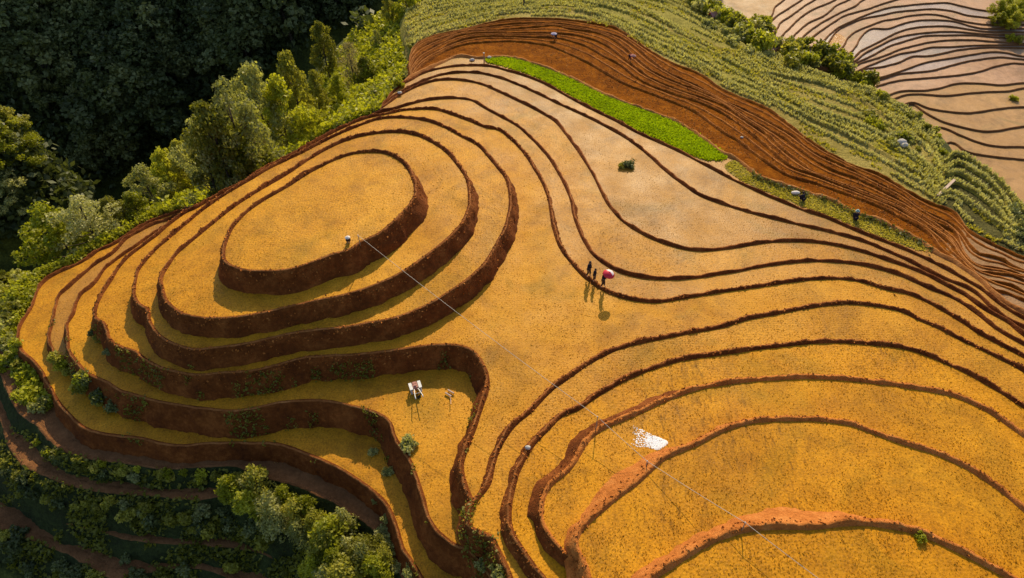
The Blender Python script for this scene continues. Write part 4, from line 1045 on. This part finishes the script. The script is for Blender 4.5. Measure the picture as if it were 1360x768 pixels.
# suspended cable on poles
def pole(u, v, h, label, rad=.035):
    b = fy(u, v); r = empty('pole', (b.x, b.y, b.z - .25)); tag(r, label, 'pole', None)
    vv, ff = tube([(0, 0, 0), (.02, 0, h * .5), (0, .01, h + .25)], [rad, rad * .9, rad * .7], 7); mesh_obj('shaft', vv, ff, M['wood'], r, True)
    vv, ff = lathe([(.0, .09), (.03, .08), (.035, .03), (.02, 0)], 8, (0, .01, h + .22)); mesh_obj('insulator', vv, ff, M['paint'], r, True)
    return Vector((b.x, b.y + .01, b.z + h))
pt = [pole(478, 325, .9, 'short wooden pole on the rim of the oval terrace'),
      pole(791, 570, 1.3, 'slim wooden pole on the curved bund above the white foam patch'),
      pole(858, 619, .5, 'stubby pole in the heap of dug orange earth'),
      pole(985, 704, .8, 'short pole on the crest of the broad orange bank')]
e = at(1100, 778, 4.6); pt.append(Vector(e))
cp = []
for a, b in zip(pt[:-1], pt[1:]):
    L = (b - a).length
    for k in range(24):
        t = k / 24; q = a.lerp(b, t); q.z -= .010 * L * 4 * t * (1 - t); cp.append(q)
cp.append(pt[-1])
v, f = tube(cp, [.015] * len(cp), 6)
tag(mesh_obj('cable', v, f, M['wire'], smooth=True), 'thin pale cable strung from the oval terrace down to the bottom edge', 'cable')
# hand tractor in the small field
b = fy(553, 521); t = empty('hand_tractor', b, R(20)); tag(t, 'small hand tractor with long white handlebars standing in the mud', 'hand tractor')
mesh_obj('engine', *join([box((0, .15, .52), (.36, .46, .30)), box((0, .34, .60), (.26, .16, .22)), lathe([(.0, .1), (.1, .1), (.1, 0), (0, 0)], 12, (.0, .1, .66))]), M['pinkpaint'], t)
for sx in (-1, 1):
    w = mesh_obj('wheel', *join([lathe([(.24, -.05), (.32, -.05), (.32, .05), (.24, .05), (.24, -.05)], 18)] + [box((.30 * math.cos(a), .30 * math.sin(a), 0), (.10, .03, .16), Matrix.Rotation(a, 3, 'Z')) for a in [k * .5236 for k in range(12)]] + [tube([(0, 0, 0), (.25 * math.cos(a), .25 * math.sin(a), 0)], [.015, .015], 4) for a in [k * 1.0472 for k in range(6)]]), M['steel'], t)
    w.location = (sx * .32, .12, .30); w.rotation_euler = (0, math.pi / 2, 0)
    mesh_obj('handlebar', *tube([(sx * .12, -.05, .55), (sx * .20, -.55, .72), (sx * .26, -1.05, .92), (sx * .26, -1.25, .93)], [.035, .035, .032, .035], 7), M['paint'], t, True)
mesh_obj('crossbar', *tube([(-.22, -.70, .78), (.22, -.70, .78)], [.02, .02], 6), M['steel'], t)
mesh_obj('mudguard', *join([box((sx * .32, .12, .66), (.22, .62, .03)) for sx in (-1, 1)]), M['paint'], t)
mesh_obj('plough', *join([tube([(0, -.1, .4), (0, -.45, .35), (0, -.55, .05)], [.03, .03, .03], 6), box((.05, -.52, .06), (.22, .12, .16), Matrix.Rotation(.5, 3, 'Z'))]), M['rubber'], t)
# wooden harrow lying in the same field
b = fy(597, 524); t = empty('harrow', b, R(-35)); tag(t, 'little wooden harrow lying in the mud right of the hand tractor', 'harrow')
mesh_obj('beam', *join([box((0, .18, .14), (.55, .09, .09)), box((0, -.12, .14), (.55, .09, .09))]), M['wood_pale'], t)
mesh_obj('handle', *tube([(.1, -.1, .16), (.45, -.4, .22), (.75, -.75, .30)], [.03, .03, .025], 6), M['wood_pale'], t)
mesh_obj('tines', *join([tube([(x, y, .12), (x, y, -.05)], [.02, .01], 5) for x in (-.22, -.07, .07, .22) for y in (.18, -.12)]), M['rubber'], t)
# post and stones at the end of the seedling strip
b = fy(643, 84); t = empty('post', (b.x, b.y, b.z - .2)); tag(t, 'grey weathered post at the left end of the bright green strip', 'post')
mesh_obj('shaft', *tube([(0, 0, 0), (.02, 0, .8), (0, 0, 1.55)], [.085, .08, .07], 7), M['wood'], t); mesh_obj('cap', *box((0, 0, 1.57), (.2, .2, .05)), M['stone'], t)
def stone(u, v, r_, label):
    b = fy(u, v); V, Fc = ball((0, 0, r_ * .3), r_, 10, 7, (1.2, .9, .7))
    V = [q * (1 + .25 * noise.noise(q * (2.2 / r_) + Vector((u, v, 0)))) for q in V]
    o = mesh_obj('stone', V, Fc, M['stone'], None, True); o.location = b; return tag(o, label, 'stone')
stone(627, 80.5, .28, 'pale stone left of the weathered post'); stone(650, 77, .25, 'pale stone at the tip of the bright green strip'); stone(531, 124, .22, 'white stone in a gap of the bund above the upper left edge')
stone(1197, 190, .5, 'big pale boulder in the rough meadow patch'); stone(1201, 194, .4, 'smaller pale boulder touching the big one'); stone(1152, 98, .7, 'white rock by the corner of the far pink field')
stone(701, 595, .16, 'pale stone on the bund right of the small field'); stone(985, 183, .16, 'small stone on a ploughed strip')
# pale bag by the squatting person
b = fy(1056, 258); bag = mesh_obj('bag', *ball((0, 0, .18), .3, 12, 8, (1.5, .8, .6)), M['straw_white'], None, True); bag.location = b; tag(bag, 'pale full sack lying on the grass verge', 'sack')
# long pale plank across the corner of the small green terraces
a_, b_ = fy(1244, 263), fy(1266, 242); mid = (a_ + b_) / 2; dv = b_ - a_
pk = mesh_obj('plank', *box((0, 0, 0), (dv.length, .28, .07)), M['wood_pale']); pk.location = (mid.x, mid.y, max(a_.z, b_.z) * .5 + min(a_.z, b_.z) * .5 + .35); pk.rotation_euler = dv.to_track_quat('X', 'Z').to_euler(); tag(pk, 'long pale plank across the corner of the small green terraces', 'plank')
# red and white tarpaulin at the top edge
b = fy(948, 26); t = empty('tarpaulin_shelter', b, R(25)); tag(t, 'small field shelter under a red and pink tarpaulin at the top edge', 'shelter')
mesh_obj('cover', [(-.9, -.6, .75), (.9, -.6, .75), (1.0, 0, 1.35), (-1.0, 0, 1.35), (-.9, .6, .7), (.9, .6, .7), (-.9, -.6, .70), (.9, -.6, .70), (1.0, 0, 1.30), (-1.0, 0, 1.30), (-.9, .6, .65), (.9, .6, .65)], [(0, 1, 2, 3), (3, 2, 5, 4), (6, 9, 8, 7), (9, 10, 11, 8), (0, 6, 7, 1), (4, 5, 11, 10), (1, 7, 8, 2), (2, 8, 11, 5), (0, 3, 9, 6), (3, 4, 10, 9)], [M['red'], M['rose']], t, False, [1, 0, 0, 0, 0, 0, 0, 0, 0, 0])
for x, y in ((-.85, -.55), (.85, -.55), (-.85, .55), (.85, .55)): mesh_obj('pole', *tube([(x, y, -.4), (x, y, .72)], [.03, .03], 6), M['wood'], t)
# white foam flakes by the bund: sun sparkle put in as white colour
c = at(868, 590, 2.1); fl_v, fl_f = [], []
def flake(u, v, r_):
    q = at(u, v, 2.1); n = 7; b0 = len(fl_v); h = random.uniform(.012, .03)
    fl_v.append((q[0], q[1], 2.1 + h))
    for k in range(n):
        a = 2 * math.pi * k / n; rr_ = r_ * random.uniform(.6, 1.3); fl_v.append((q[0] + rr_ * math.cos(a), q[1] + rr_ * math.sin(a), 2.1 + .004))
    for k in range(n): fl_f.append((b0, b0 + 1 + k, b0 + 1 + (k + 1) % n))
for k in range(5200):
    t = random.random(); u = 843 + 41 * t + random.gauss(0, 1.6); cy = 580 + (u - 845) * .32; w = 13 * (1 - .5 * t); v = cy + random.uniform(-1, 1) * w
    if v > 607 - (u - 858) * .62 or u > 886: continue
    dens = max(0.0, (u - 850) / 30.0 - abs(v - cy) / 17.0)
    if random.random() > .07 + dens ** 1.4: continue
    flake(u, v, random.uniform(.022, .05) * (1 + .5 * t))
tag(mesh_obj('glint_patch', fl_v, fl_f, M['glint']), 'bright white foam painted as flakes in the corner of the field by the dug earth', 'glint')
# shallow water on a far terrace, sun glints put in as patchy gloss
k = NT('glint_water'); k.base((.46, .205, .022)); k.b.inputs['Roughness'].default_value = .27; k.l(k.ramp(k.math('ADD', k.math('MULTIPLY', k.noise(.55, 3, .6), .55), k.math('MULTIPLY', k.noise(4.5, 3, .7), .45)), [(.52, .12), (.62, .9)]), k.b.inputs['Specular IOR Level'])
k.bump(k.math('ADD', k.noise(3.2, 4, .7), k.noise(8.0, 2, .6)), .5, .08); M['water'] = k.m
for px, z in (([(1082,52),(1104,44),(1116,46),(1124,52),(1112,62),(1100,70),(1088,66)], None),):
    if z is None: z = hit(1105, 55)[0].z
    sheet('water', px, z + .008, 'water')
